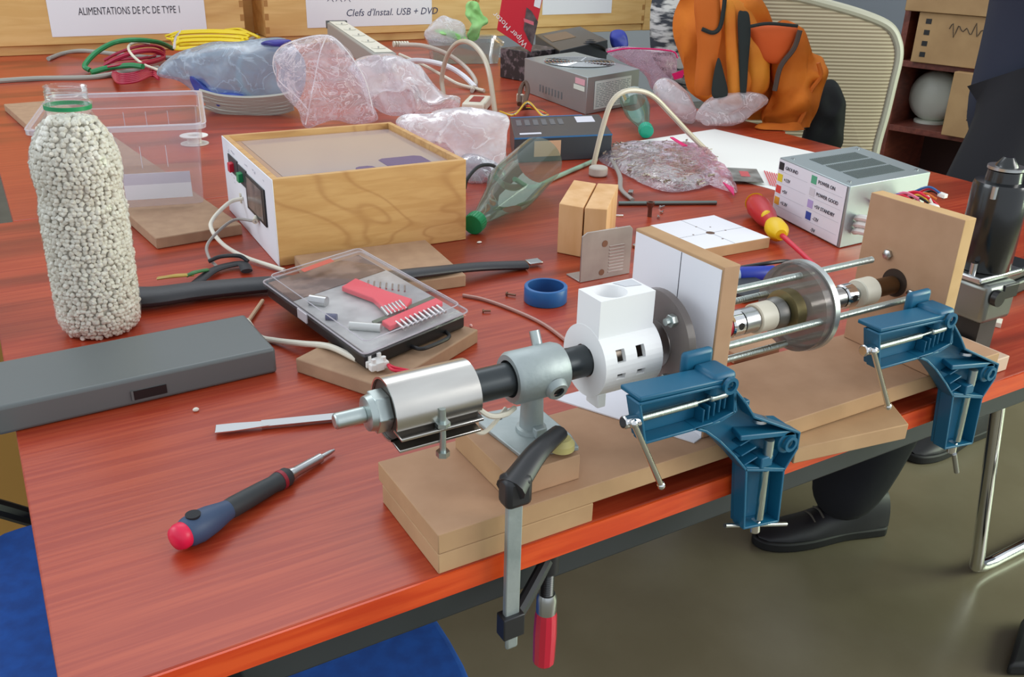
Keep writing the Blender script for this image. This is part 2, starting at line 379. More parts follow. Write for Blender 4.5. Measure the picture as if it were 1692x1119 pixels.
# clamp flanges
for k_,(yy,zz) in enumerate(((AY-.0215,AZ-.0125),(AY-.0175,AZ-.0235))):
    B().obox((.2095,yy-.006,zz),(.064,0,0),(0,.014,.001),(0,0,.0022)).build('clamp_flange',bandm,heat,bev=.0005)
B().cyl((.242,AY-.0245,AZ-.034),(.242,AY-.0245,AZ+.004),.0024,n=12).build('band_screw',zinc,heat)
B().lathe((.242,AY-.0245,AZ-.034),(0,0,1),[(0,.005),(.004,.005)],6).build('nut',zinc,heat)
B().lathe((.242,AY-.0245,AZ-.0095),(0,0,1),[(0,.0055),(.003,.0055)],6).build('nut',zinc,heat)
B().cbox((.2745,AY-.0115,AZ+.0045),(.003,0,0),(0,.006,.003),(0,-.002,.008)).build('terminal_clip',chrome,heat,bev=.0005)
B().lathe((.1995,AY,AZ),(1,0,0),[(0,.0155),(.011,.0155)],6).build('hex_nut',zinc,t,bev=.0008)
B().lathe((.194,AY,AZ),(1,0,0),[(0,.008),(.0012,.0125),(.0058,.0135)],24).build('washer',zinc,t)
B().lathe((.172,AY,AZ),(1,0,0),[(0,.0045),(.0012,.0058),(.022,.0058)],20).build('bolt_tip',zinc,t,bev=.0004)
# ================================================================ white printed hopper
wp=mat('printed_white',(240,240,240),.5)
t=thing('feed_hopper','white printed hopper block with a round inlet on top','hopper',(.42,AY,AZ-.03))
hx0,hx1=.378,.433; R0=.0295
# lower cylinder with windows: ring with openings built as lathe minus; windows as recessed dark pockets with frames
cyl=B(); n=48
wins=[(R(146),R(166),.389,.397),(R(146),R(166),.408,.416),(R(184),R(194),.389,.397),(R(184),R(194),.408,.416)]
xs=[hx0,.389,.397,.408,.416,hx1]
angs=sorted(set([R(i*7.5) for i in range(48)]+[R(v) for v in (146,166,184,194)]))
def pt(x,a,r): return (x,AY+math.cos(a)*r,AZ+math.sin(a)*r)
A=angs+[angs[0]+2*PI]
for i in range(len(A)-1):
    a0,a1=A[i],A[i+1]; am=(a0+a1)/2
    for j in range(5):
        x0,x1=xs[j],xs[j+1]
        op=any(w[0]<=am<=w[1] and abs(w[2]-x0)<1e-4 for w in wins)
        if op: continue
        k=len(cyl.v); cyl.add([pt(x0,a0,R0),pt(x1,a0,R0),pt(x1,a1,R0),pt(x0,a1,R0)],[(0,1,2,3)])
        cyl.add([pt(x0,a0,R0-.004),pt(x1,a0,R0-.004),pt(x1,a1,R0-.004),pt(x0,a1,R0-.004)],[(3,2,1,0)])
for w in wins:
    for a in (w[0],w[1]): cyl.add([pt(w[2],a,R0),pt(w[3],a,R0),pt(w[3],a,R0-.004),pt(w[2],a,R0-.004)],[(0,1,2,3)])
    for x in (w[2],w[3]): cyl.add([pt(x,w[0],R0),pt(x,w[1],R0),pt(x,w[1],R0-.004),pt(x,w[0],R0-.004)],[(0,1,2,3)])
for x in (hx0,hx1):
    for i in range(len(A)-1): cyl.add([pt(x,A[i],R0),pt(x,A[i+1],R0),pt(x,A[i+1],.0135),pt(x,A[i],.0135)],[(0,1,2,3)])
cyl.build('lower_housing',wp,t,ang=50)
B().lathe((hx0+.001,AY,AZ),(1,0,0),[(0,.0136),(.05,.0136)],24).build('feed_screw',mat('screw_steel',(150,140,130),.35,.9),t)
B().box(hx0+.001,hx0+.009,AY-.020,AY-.004,AZ-.034,AZ-.022).build('foot_tab',wp,t,bev=.001)
# upper square block with round well
uz0,uz1=AZ+.012,TZ+.1655; ux0,ux1,uy0,uy1=.3782,.430,AY-.0165,AY+.0135
cx,cyy,cr=.3975,AY-.0015,.0135
blk=B(); n=40; top=[];
def sqp(a):
    dx,dy=math.cos(a),math.sin(a); ts=[]
    if dx>1e-9: ts.append((ux1-cx)/dx)
    if dx<-1e-9: ts.append((ux0-cx)/dx)
    if dy>1e-9: ts.append((uy1-cyy)/dy)
    if dy<-1e-9: ts.append((uy0-cyy)/dy)
    tt=min(ts); return cx+dx*tt,cyy+dy*tt
an=sorted([2*PI*i/n for i in range(n)]+[math.atan2(y-cyy,x-cx)%(2*PI) for x in (ux0,ux1) for y in (uy0,uy1)]); m_=len(an)
vs=[(*sqp(a),uz1) for a in an]+[(cx+math.cos(a)*cr,cyy+math.sin(a)*cr,uz1) for a in an]+[(cx+math.cos(a)*cr*.8,cyy+math.sin(a)*cr*.8,uz1-.018) for a in an]+[(*sqp(a),uz0) for a in an]
fs=[]
for i in range(m_):
    j=(i+1)%m_; fs+= [(i,j,m_+j,m_+i),(m_+i,m_+j,2*m_+j,2*m_+i),(3*m_+i,3*m_+j,j,i)]
fs+=[tuple(range(2*m_,3*m_))]
blk.add(vs,fs); blk.build('upper_housing',wp,t,ang=30)
pw=[(.4135,AY+.0005,uz1+.0002),(.4275,AY-.002,uz1+.0002),(.4275,AY+.011,uz1+.0002),(.409,AY+.011,uz1+.0002)]
B().prism(pw,(0,0,.0003)).build('corner_pocket',mat('pocket_grey',(206,208,212),.7),t)
# ================================================================ clear disc against the upright board
t=thing('clear_disc','round clear plastic disc between the white hopper and the upright board','disc',(.452,AY,AZ-.05))
acr=clear('smoky_acrylic',(196,192,190),.18,.12,haze=.42,hazec=(176,168,164),cap=.3)
B().lathe((.449,AY,AZ+.004),(1,0,0),[(0,.0415),(.007,.0415)],56).build('disc',acr,t,ang=30)
for a in (52,-50,128,-128):
    c=Vector((.449,AY+math.cos(R(a))*.0335,AZ+.002+math.sin(R(a))*.0335)); B().lathe(c-Vector((.006,0,0)),(1,0,0),[(0,.0055),(.0055,.0055)],6).build('hex_nut',zinc,t,bev=.0005)
    B().cyl(c-Vector((.010,0,0)),c,.003,n=10).build('stud',zinc,t)
B().lathe((.4485,AY,AZ),(1,0,0),[(0,.020),(-.001,.020)],24).build('hub_washer',steel,t)
# ================================================================ middle upright board
def upright(label,x0,x1,y0,y1,z1):
    t=thing('upright_board',label,'board',(x0,y0,P2)); return t
t=thing('upright_board','upright fibreboard with a white paper template, held by the nearer blue clamp','board',(.481,.53,P2))
B().box(.4735,.4905,.4775,.588,P2+.0003,TZ+.1855).build('board',[mdfe,mdf],t,bev=.0008,fm=lambda n:1 if n.y<-.5 else 0)
B().box(.4729,.4733,.479,.5865,P2+.001,TZ+.183).build('paper_template',white,t,smooth=False)
B().box(.47265,.4729,AY+.006,AY+.0066,P2+.001,TZ+.183).build('drawn_line',ink,t,smooth=False)
B().cbox((.4627,.596,P2+.0015),(.02,0,0),(0,.07,0),(0,0,.002))
tag(B().prism([(.400,.594,P2+.0004),(.4726,.594,P2+.0004),(.4726,.478,P2+.0004),(.462,.4748,P2+.0004)],(0,0,.0012)).build('paper_scrap',white,smooth=False),'white paper strip lying on the long plank below the clear disc','paper')
# ================================================================ threaded rods, bearing plate, coupling
rods=[]
first=None
RL=[(.020,-.034+.0,.4905,.700,'lower front threaded rod running from the upright board through the round plate',-.034,.001),
    (0,0,.4905,.680,'upper front threaded rod running from the upright board through the round plate',-.004,.034),
    (0,0,.4905,.655,'shorter upper threaded rod at the back of the round plate',.031,.004),
    (0,0,.4905,.635,'lower back threaded rod half hidden by the front one',.000,-.034)]
rz_=mat('rod_zinc',(196,206,200),.3,1,bump=.6,nscale=900,stretch=(1,.02,.02))
for (_,_,xa,xb,lab,dy,dz) in RL:
    o=B().cyl((xa+.0005,AY+dy,AZ+dz),(xb+.018,AY+dy,AZ+dz),.0032,n=14).build('threaded_rod',rz_,bev=.0006)
    tag(o,lab,'rod','threaded rods of the extruder rig')
t=thing('bearing_plate','round smoky plate with a pale thick rim, threaded on four rods','disc',(.610,AY,AZ-.05))
B().lathe((.604,AY,AZ+.002),(1,0,0),[(0,.0405),(.009,.0405)],56).build('disc',acr,t,ang=30)
B().lathe((.6135,AY,AZ+.002),(1,0,0),[(0,.0395),(0,.0420),(.006,.0420),(.006,.0375),(0,.0375)],56,cap=False).build('rim',mat('pale_alu',(200,204,202),.35,.8),t)
B().ring((.592,AY,AZ),(.603,AY,AZ),.020,.012).build('bearing',mat('brassy_steel',(170,160,120),.35,.9),t)
t=thing('drive_shaft','drive shaft with two jaw couplings and white plastic spiders on the rig axis','shaft',(.62,AY,AZ-.012))
B().cyl((.4908,AY,AZ),(.73,AY,AZ),.0058).build('shaft',steel,t)
for x in (.502,.5265,.668,):
    B().lathe((x,AY,AZ),(1,0,0),[(0,.0105),(.0015,.0118),(.0125,.0118),(.014,.0105)],28).build('coupling_hub',chrome,t)
    B().cyl((x+.007,AY-.0119,AZ+.002),(x+.007,AY-.0105,AZ+.002),.0032,n=12).build('grub_screw',black,t)
B().lathe((.5165,AY,AZ),(1,0,0),[(0,.0100),(.0095,.0100)],28).build('coupling_spider',mat('spider_red',(186,30,50),.5),t)
for x in (.557,.690): B().lathe((x,AY,AZ),(1,0,0),[(0,.0125),(.001,.0135),(.019,.0135),(.020,.012)],28).build('white_sleeve',ivory,t)
B().lathe((.541,AY,AZ),(1,0,0),[(0,.0115),(.0155,.0115)],24).build('steel_sleeve',steel,t)
B().lathe((.5775,AY,AZ),(1,0,0),[(0,.013),(.006,.015),(.010,.015),(.014,.0115),(.026,.0115)],24).build('bearing_hub',mat('dull_steel',(130,128,124),.4,.9),t)
B().lathe((.620,AY,AZ),(1,0,0),[(0,.010),(.047,.010)],24).build('steel_sleeve',steel,t)
B().lathe((.711,AY,AZ),(1,0,0),[(0,.009),(.030,.009)],20).build('shaft_end',mat('brown_steel',(104,78,52),.4,.8),t)
# ================================================================ right upright board
t=thing('motor_board','upright fibreboard plate with the motor behind, held by the farther blue clamp','board',(.753,.515,P2))
B().box(.7455,.762,.464,.567,P2+.0003,TZ+.190).build('board',[mdf,mdfp],t,bev=.0008,fm=lambda n:1 if n.y<-.5 or n.z>.5 else 0)
B().lathe((.7452,AY+.001,AZ+.001),(-1,0,0),[(0,.014),(.0004,.014)],28).build('shaft_hole',mat('hole_dark',(52,36,24),.8),t)
for y,z in ((.534,TZ+.136),(.500,TZ+.106),(.548,TZ+.096)): B().lathe((.7454,y,z),(-1,0,0),[(0,.0052),(.003,.0052),(.0042,.003)],6).build('bolt_head',steel,t)
# ================================================================ blue 90 degree clamps
CO=Vector((.4905,0,TZ+.083))
def angle_clamp(label,org,sx=1.0):
    """outlines measured on the front plane of the nearer clamp, in metres from its board corner"""
    t=thing('angle_clamp',label,'clamp',(org[0],.462,org[2]),group='blue corner clamps')
    def Q(x,y,Y=.440):
        p=V(x,y,(0,.440))-CO; return Vector((org[0]+p.x*sx,Y,org[2]+p.z))
    D=Vector((0,-1,0)); body=B()
    harm=[(1058,669),(1183,640),(1213,640),(1217,680),(1190,698),(1145,711),(1067,733)]
    web=[(1150,709),(1178,700),(1213,682),(1216,645),(1234,668),(1247,690),(1322,716),(1318,742),(1296,778),(1234,778),(1214,754),(1190,730),(1168,714)]
    varm=[(1234,774),(1296,776),(1286,862),(1230,874)]
    for o in (harm,web,varm):
        body.prism([Q(*p,.4575) for p in o],D*.004); body.rim([Q(*p,.4535) for p in o],D*.0135,.0022)
    for a in range(5):
        f=a/4; body.obox(Q(1165+9*a,704-6*a,.4535),(0,-.010,0),(.0015,0,0),(0,0,.012))
    for a in range(3): body.obox(Q(1228+2*a,742+17*a,.4535),(0,-.010,0),(.016,0,.004),(0,0,.0015))
    body.build('body',blueclamp,t,bev=.0006)
    hl,hr=Q(1058,667),Q(1196,636)
    B().obox(hl+Vector((0,.0005,.0004)),hr-hl,(0,.024,0),(0,0,.004)).build('top_jaw',blueclamp,t,bev=.0012)
    c=Q(1203,632); kb=B().obox((c.x-.013,.441,c.z-.012),(.023,0,0),(0,.026,0),(0,0,.019)); kb.obox((c.x-.022,.466,c.z-.010),(.030,0,0),(0,.007,0),(0,0,.027)); kb.build('corner_block',blueclamp,t,bev=.0035)
    c=Q(1272,712); a1=Q(1226,722); a2=Q(1318,712)
    kb=B().prism([Vector((a1.x,.441,a1.z)),Vector((a2.x,.441,a2.z)),Vector((a2.x,.468,a2.z+.001)),Vector((a1.x+.004,.468,a1.z+.004))],(0,0,-.005)); kb.obox((a1.x+.004,.468,a1.z),(.030,0,-.001),(0,.007,0),(0,0,.012)); kb.build('platform',blueclamp,t,bev=.001)
    p=Q(1303,732); B().lathe((p.x,.462,p.z),D,[(0,.0105),(.021,.0105)],28).build('pivot_block',blueclamp,t,bev=.001)
    for u,v in ((1204,636),(1303,732)):
        c=Q(u,v); B().ring((c.x,.4395,c.z),(c.x,.4365,c.z),.0070,.0042).build('pivot_ring',blueclamp,t)
    B().cyl(Q(1064,698,.446),Q(1158,672,.446),.0030,n=14).build('screw',rz_,t)
    B().cyl(Q(1158,672,.446),Q(1182,664,.446),.0014,n=12).build('screw',rz_,t)
    B().cyl(Q(1181,664,.446),Q(1209,656,.446),.0032,n=14).build('screw_nut',zinc,t,bev=.001)
    B().cyl(Q(1036,704,.445),Q(1063,699,.445),.0050,n=16).build('screw_head',chrome,t,bev=.001)
    a,b=Q(1046,699,.439),Q(1087,798,.436); B().cyl(a,b,.0024,n=12).sph(a,.0034,10).sph(b,.0034,10).build('tommy_bar',chrome,t)
    B().cyl(Q(1276,729,.443),Q(1272,757,.443),.0042,n=16).build('screw_nut',zinc,t)
    B().cyl(Q(1268,779,.443),Q(1258,860,.443),.0036,n=14).build('screw',rz_,t)
    g=Q(1258,758); B().obox((g.x,.453,g.z),(.013,0,0),(0,-.014,0),(0,0,-.010)).build('screw_guide',blueclamp,t,bev=.001)
    B().cyl(Q(1256,866,.446),Q(1255,884,.446),.0046,n=16).build('screw_head',chrome,t,bev=.001)
    c=Q(1272,706); B().lathe((c.x,.452,c.z),(0,0,1),[(0,.0068),(.0025,.0064),(.0038,.003)],20).build('rivet',steel,t)
    return t,Q
ca,QA=angle_clamp('blue corner clamp gripping the upright board with the white paper',CO)
B().cyl(QA(1206,875,.446),QA(1307,872,.446),.0019,n=12).build('tommy_bar',steel,ca)
cb,QB=angle_clamp('blue corner clamp gripping the motor board farther along the desk edge',Vector((.4905+.2655,0,TZ+.085)),1.10)
B().cyl(QB(1254,884,.442),QB(1260,915,.440),.0026,n=12).build('tommy_bar',steel,cb)
# ================================================================ F-clamp with red handle
t=thing('bar_clamp','steel bar clamp with a red handle, pinching the flange to the desk edge','clamp',(.285,.448,TZ))
xb,yb=.2755,.4515
B().cbox((xb,yb,TZ+.004),(.012,0,0),(0,.005,0),(0,0,.132)).build('bar',galv,t,bev=.0008)
iron=mat('cast_iron',(58,58,60),.42,.5)
aj=B(); pA=Vector((xb,yb-.001,TZ+.068)); pB=Vector((.3325,.483,TZ+.0765)); mid=(pA+pB)/2+Vector((0,0,.005))
d=(pB-pA); sd=d.cross(UPV).normalized()
aj.tube([pA-d*.10,pA+d*.1+Vector((0,0,.002)),mid,pB],lambda f:.0115-.0045*f,n=12,k=6,flat=.8); aj.build('fixed_jaw',iron,t)
B().cbox(pA-Vector((0,0,.004)),(.021,0,0),(0,.016,0),(0,0,.024)).build('jaw_socket',iron,t,bev=.004)
B().lathe((pB.x+.004,pB.y+.002,TZ+.0605),(0,0,1),[(0,.010),(.005,.010),(.009,.007)],20).build('pad_cap',mat('olive_plastic',(200,186,120),.5),t)
lz=TZ-.0738; sx,sy=.3285,.483
lj=B(); lj.tube([(xb,yb,lz+.020),(xb+.012,yb+.006,lz+.021),(sx-.008,sy-.006,lz+.036),(sx,sy,lz+.038)],lambda f:.0062-.001*f,n=10,k=6); lj.cbox((xb,yb,lz+.017),(.018,0,0),(0,.012,0),(0,0,.020)); lj.build('sliding_arm',iron,t,bev=.001)
lj=B().lathe((sx,sy,lz+.024),(0,0,1),[(0,.0085),(.02,.009)],20); lj.build('threaded_boss',iron,t)
thr=[]; 
for i in range(22): thr+= [(i*.0022,.0044),(i*.0022+.0011,.0054)]
B().lathe((sx,sy,lz+.0035-.004),(0,0,1),thr,16).build('spindle',mat('dark_thread',(80,80,80),.35,.8),t,ang=60)
B().lathe((sx,sy,lz+.0455),(0,0,1),[(0,.009),(.004,.0095),(.007,.0075)],20).build('swivel_pad',ivory,t)
B().lathe((sx,sy,lz-.018),(0,0,1),[(0,.0085),(.014,.0085),(.0185,.0068)],20).build('ferrule',steel,t)
B().lathe((sx,sy,lz-.0765),(0,0,1),[(0,.003),(.0015,.0066),(.005,.0092),(.034,.0098),(.054,.0092),(.0585,.0084)],12).build('handle',mat('red_lacquer',(206,26,56),.25,coat=.5),t,ang=20)
B().cbox((xb+.001,yb,TZ-.073),(.0105,0,0),(0,.004,0),(0,0,.016)).build('bar_end',galv,t,bev=.003)
# ================================================================ bottle of pellets
bc=(T(97,546)+T(240,541))/2; bc.z=TZ; bc=bc+Vector((.0,.003,0))
TILT=Matrix.Rotation(R(1.5),4,'Y')
t=thing('pellet_bottle','tall clear bottle filled with off-white plastic pellets, without its cap','bottle',bc)
bp_=[(.0,.030),(.003,.038),(.012,.0425),(.02,.0438)]
z=.024
while z<.135:
    bp_+=[(z,.0445),(z+.004,.0437),(z+.008,.0445)]; z+=.0105
bp_+=[(.146,.0425),(.155,.0415),(.163,.0425),(.175,.0445),(.188,.0445),(.200,.0425),(.212,.038),(.222,.0325),(.230,.027),(.236,.0225),(.241,.0205)]
pet=clear('clear_pet',(250,252,252),.22,.05,haze=.03,cap=.32)
B().lathe(bc,(0,0,1),bp_+[(.2415,.0205),(.246,.0205)],48,cap=False).build('bottle_body',pet,t,ang=80)
B().lathe(bc,(0,0,1),[(.246,.0205),(.2465,.0235),(.248,.0235),(.2485,.0200),(.262,.0198),(.2625,.0205),(.2635,.0205),(.264,.0185),(.258,.0185)],40,cap=False).build('neck',pet,t,ang=60)
for k in range(3): pass
th=B()
th.tube([bc+Vector((math.cos(a*.35)*.0202,math.sin(a*.35)*.0202,.2505+a*.00017)) for a in range(60)],.0006,n=6,k=1); th.build('neck_thread',pet,t)
B().lathe(bc,(0,0,1),[(.2415,.0212),(.2415,.0225),(.2455,.0225),(.2455,.0212),(.2415,.0212)],40,cap=False).build('green_tamper_ring',green,t)
random.seed(4)
pel=B()
def rad(z):
    for (a,b),(c,d) in zip(bp_,bp_[1:]):
        if a<=z<=c: return b+(d-b)*((z-a)/(c-a) if c>a else 0)
    return .02
core=[(.003,.030)]+[(zz/1000,max(rad(zz/1000)-.0065,.004)) for zz in range(6,228,6)]+[(.228,0.001)]
pel.lathe(bc,(0,0,1),core,24)
def pellet(c,r,h):
    d=Vector((random.gauss(0,1),random.gauss(0,1),random.gauss(0,1))).normalized(); pel.lathe(c-d*h/2,d,[(0,r*.8),(h*.18,r),(h*.82,r),(h,r*.8)],7)
zz=.004
while zz<.229:
    rr=rad(zz)-.0028
    n=int(2*PI*rr/.0052)
    for i in range(n):
        a=2*PI*(i+random.random()*.7)/n; ri=rr-random.random()*.0022
        if math.sin(a-YAW*0)>.55: continue
        pellet(bc+Vector((math.cos(a)*ri,math.sin(a)*ri,zz+random.uniform(-.0012,.0012))),.0025+random.random()*.0004,.0044+random.random()*.0010)
    zz+=.0046
for i in range(180):
    a=random.random()*2*PI; q=math.sqrt(random.random())*.024; pellet(bc+Vector((math.cos(a)*q,math.sin(a)*q,.2285+(.024-q)*.12+random.random()*.002)),.0025,.0046)
o=pel.build('pellets',mat('pellet_beige',(222,213,198),.6,c2=(236,230,218),nscale=120),t,ang=50); o['kind']='stuff'
t.rotation_euler=(0,R(1.3),0)
# ================================================================ fibreboard pieces
def plate(name,label,cat,A,Bp,C,zt_,th,material,bev=.001,z0=None):
    a,u,w=rect(A,Bp,C,zt_); o=B().obox(a-UPV*th,u,w,UPV*th).build(name,material,bev=bev); tag(o,label,cat); return a,u,w
plate('fibreboard','long tan fibreboard lying under the clear plastic bin','board',(257,394),(6,172),(387,362),.0162,.016,mdf2,.0015)
plate('fibreboard','tan fibreboard lying in front of the wooden box, under the black strap','board',(770,454),(703,396),(520,470),.0162,.016,mdf2,.0015)
B3=plate('fibreboard','tan fibreboard under the tool organiser, next to the heater band','board',(633,640),(488,592),(807,549),.0162,.016,mdf2,.0015)
# ================================================================ clear bin
def lerp(a,b,t): return a+(b-a)*t
fr=T(337,336,.0165); flp=T(89,352,.0165); dirx=(fr-flp); dirx.z=0; W0=dirx.length; dx=dirx.normalized(); dy=Vector((-dx.y,dx.x,0))
bz=TZ+.0168; hB=ZAT(fr+dx*.006-dy*.004,203)-bz; dep=.27
t=thing('storage_bin','open clear plastic bin standing on the long fibreboard behind the pellet bottle','container',fr.lerp(flp,.5)+dy*dep/2)
binm=clear('bin_plastic',(246,244,248),.16,.12,haze=.15,hazec=(225,222,230),cap=.3)
def binring(f,grow): # corners at height fraction
    e=.006*f+grow; a=flp-dx*e-dy*e; b=fr+dx*e-dy*e; return [a,b,b+dy*(dep+2*e),a+dy*(dep+2*e)]
def rr_(pts,r,z,n=5):
    out=[]
    for i in range(4):
        p=pts[i]; a=(pts[i-1]-p).normalized()*r; b=(pts[(i+1)%4]-p).normalized()*r
        for k in range(n+1):
            f=k/n; q=p+a*(1-f)**2+b*f**2; q.z=z; out.append(q)
    return out
bb=B(); L0=rr_(binring(0,0),.012,bz+.0005); L1=rr_(binring(.85,0),.014,bz+hB*.8); L1b=rr_(binring(.85,.004),.016,bz+hB*.81); L2=rr_(binring(1,.004),.016,bz+hB)
n=len(L0); vs=L0+L1+L1b+L2; fs=[(j*n+i,j*n+(i+1)%n,(j+1)*n+(i+1)%n,(j+1)*n+i) for j in range(3) for i in range(n)]+[tuple(range(n))]
bb.add(vs,fs); bb.build('bin_body',binm,t,ang=50)
rimm=clear('bin_rim',(246,244,248),.2,.15,haze=.5,hazec=(236,234,240),cap=.35)
r1=rr_(binring(1,.004),.016,bz+hB); r2=rr_(binring(1,.0105),.02,bz+hB); rb=B(); n=len(r1)
vs=r1+r2+[p-UPV*.007 for p in r2]+[p-UPV*.007 for p in rr_(binring(1,.008),.02,bz+hB)]; fs=[(j*n+i,j*n+(i+1)%n,(j+1)*n+(i+1)%n,(j+1)*n+i) for j in range(3) for i in range(n)]
rb.add(vs,fs); rb.tube(r2,.0011,n=6,k=1,closed=True); rb.tube(r1,.0009,n=6,k=1,closed=True); rb.build('rim',rimm,t,ang=50)
for f in (.45,.62,.79):
    for s_ in (0,1):
        q=lerp(flp,fr,f)-dy*.0048+dy*s_*(dep+.0096); q.z=bz+hB*.62; B().cbox(q,dx*.0012,dy*.0006,UPV*hB*.26).build('rib',rimm,t)
q=[lerp(flp,fr,.48)-dy*.0008,lerp(flp,fr,.93)-dy*.0008]
B().obox(Vector((q[0].x,q[0].y,bz+.012)),q[1]-q[0],UPV*.040-dy*.001,-dy*.0004).build('white_label',white,t)
# spool behind bin
c=T(322,238,0); t=thing('wire_spool','white spool lying behind the clear bin','spool',c)
for z_ in (.0006,.0165): B().lathe(c+UPV*z_,(0,0,1),[(0,.012),(0,.0275),(.0016,.0275),(.0016,.012),(0,.012)],36,cap=False).build('flange',mat('milky',(226,224,216),.5),t)
B().ring(c+UPV*.0022,c+UPV*.0165,.014,.011).build('hub',mat('milky',),t)
# ================================================================ grey flat case
a,u,w=rect((455,575),(0,673),(397,520),.028)
t=thing('flat_case','long flat grey case lying across the left corner of the desk','case',a-UPV*.028)
u=u*1.03
casem=mat('grey_case',(96,101,101),.34,c2=(101,106,106),nscale=4)
B().obox(a-UPV*.0277,u,w,UPV*.0277).build('shell',casem,t,bev=.0035,seg=3)
un=u.normalized(); wn=w.normalized()
p0=a+un*.108-wn*.0004-UPV*.022; B().obox(p0,un*.030,wn*-.0006,UPV*.009).build('latch_recess',black,t)
B().obox(p0+un*.030-wn*.0004,un*.002,wn*-.0008,UPV*.010).build('latch_edge',casem,t)
# ================================================================ wooden control box
A_=T(461,441); Bq=T(762,404); u=Bq-A_; un=u.normalized(); wn=Vector((-un.y,un.x,0)); L=u.length
hz=ZAT(A_,298)-TZ
# depth from the top-left corner pixel
tl=T(371,227,hz); dpt=(tl-(A_+UPV*hz)).dot(wn)
t=thing('control_box','oak plywood box with a glass-covered top and a white switch panel','box',A_)
th=.008
un=Vector((math.cos(R(-1.8)),math.sin(R(-1.8)),0)); wn=Vector((-un.y,un.x,0)); hz=.118; L=.274; dpt=.287
def ob(o,a,b,c,name,m_,p=t,bev=.0006): return B().obox(o,a,b,c).build(name,m_,p,bev=bev)
A0=A_+un*.0015
ob(A0+UPV*.0004,un*L,wn*th,UPV*(hz-.0004),'front_wall',ply)
ob(A0+wn*(dpt-th)+UPV*.0004,un*L,wn*th,UPV*(hz-.0004),'back_wall',ply)
ob(A0+wn*(th+.0002)+UPV*.0004,un*th,wn*(dpt-2*th-.0004),UPV*(hz-.0004),'left_wall',ply)
ob(A0+wn*(th+.0002)+un*(L-th)+UPV*.0004,un*th,wn*(dpt-2*th-.0004),UPV*(hz-.0004),'right_wall',ply)
ob(A0+wn*(th+.0003)+un*(th+.0003)+UPV*.001,un*(L-2*th-.0006),wn*(dpt-2*th-.0006),UPV*.005,'bottom',mat('box_inside',(126,88,52),.7),bev=0)
o=ob(A0+wn*(th+.0003)+un*(th+.0003)+UPV*(hz-.012),un*(L-2*th-.0006),wn*(dpt-2*th-.0006),UPV*.003,'glass_top',mat('glassy_panel',(176,150,146),.05,spec=.9,coat=.8),bev=0)
ob(A0+wn*(th+.012)+un*(th+.016)+UPV*(hz-.0088),un*(L-2*th-.02),wn*(dpt-2*th-.02),UPV*.0003,'film_sheet',mat('film_sheet_m',(168,160,168),.07,spec=.9,coat=.8),bev=0)
pm=mat('violet_print',(92,74,124),.25,spec=.8)
q=A0+wn*(th+.014)+UPV*(hz-.0084)
B().prism([q+un*.118,q+un*.158,q+un*.152+wn*.026,q+un*.146+wn*.030,q+un*.134+wn*.030,q+un*.128+wn*.026],UPV*.0002).build('violet_label',pm,t)
B().prism([q+un*.172,q+un*(L-.036),q+un*(L-.036)+wn*.055,q+un*(L-.045)+wn*.062,q+un*.180+wn*.062,q+un*.172+wn*.055],UPV*.0002).build('violet_label',pm,t)
pan=ob(A0+UPV*.0004-wn*.0006,un*-.0015,wn*(dpt+.0006),UPV*(hz-.0008),'switch_panel',white)
def PP(f,z_): return A0-un*.0018+wn*(dpt*f)+UPV*(hz*z_)
def onp(f0,f1,z0,z1,name,m_,th_=.0006,par=pan,bev=.0): return B().obox(PP(f0,z0),wn*dpt*(f1-f0),UPV*hz*(z1-z0),un*-th_).build(name,m_,par,bev=bev)
onp(.14,.50,.36,.80,'display_frame',black,.002,bev=.0006)
onp(.18,.47,.40,.77,'display',mat('lcd_dark',(74,70,72),.15,c2=(120,104,100),nscale=40),.0024)
onp(.66,.86,.63,.84,'switch_bezel',dark,.0015); onp(.48,.64,.60,.82,'switch_bezel',dark,.0015)
for f,m_,nm in ((.76,red,'red_switch'),(.57,green,'green_switch')):
    c=PP(f,.72 if f>.7 else .70); B().obox(c-wn*.007-UPV*.006,wn*.014,UPV*.013,un*-.008-UPV*.001).build(nm,m_,pan,bev=.001)
random.seed(3)
wr_=B()
for k in range(26):
    f=random.choice((.15,.3,.45,.72,.8)); z_=.86+random.random()*.06 if k<18 else .5+random.random()*.08; f+=random.random()*.08
    wr_.tube([PP(f,z_)-un*.0002,PP(f-.01,z_+.012)-un*.0002,PP(f-.02,z_-.004)-un*.0002],.0002,n=4,k=2)
wr_.build('pencil_notes',mat('pencil',(176,176,186),.8),pan)
for z_ in (.42,.34): B().cyl(PP(.66,z_),PP(.66,z_)-un*.002,.003).build('cable_socket',ivory,pan)
B().cyl(PP(.34,.345)-un*.001,PP(.30,.33)-un*.006,.004).build('plug',ivory,pan)
# cable out of the box panel to the terminal block
s=PP(.62,.40)
whitecab=mat('cable_ivory',(226,220,204),.45)
pth=[s,s-un*.02-UPV*.004,T(352,362,.03),T(350,380,.022),T(370,405,.010),T(405,425,.006),T(452,441,.004),T(470,447,.0035)]
tag(B().tube(pth,.0029,n=10,k=8).build('power_cable',whitecab),'ivory cable looping from the switch panel along the front foot of the wooden box','cable')
pth=[PP(.30,.33)-un*.004,PP(.4,.30)-un*.03,T(345,400,.022),T(345,425,.01),T(362,444,.004)]
tag(B().tube(pth,.0021,n=8,k=8).build('grey_wire',mat('grey_translucent',(150,142,136),.4)),'thin grey wire curling out of the switch panel of the wooden box','cable')
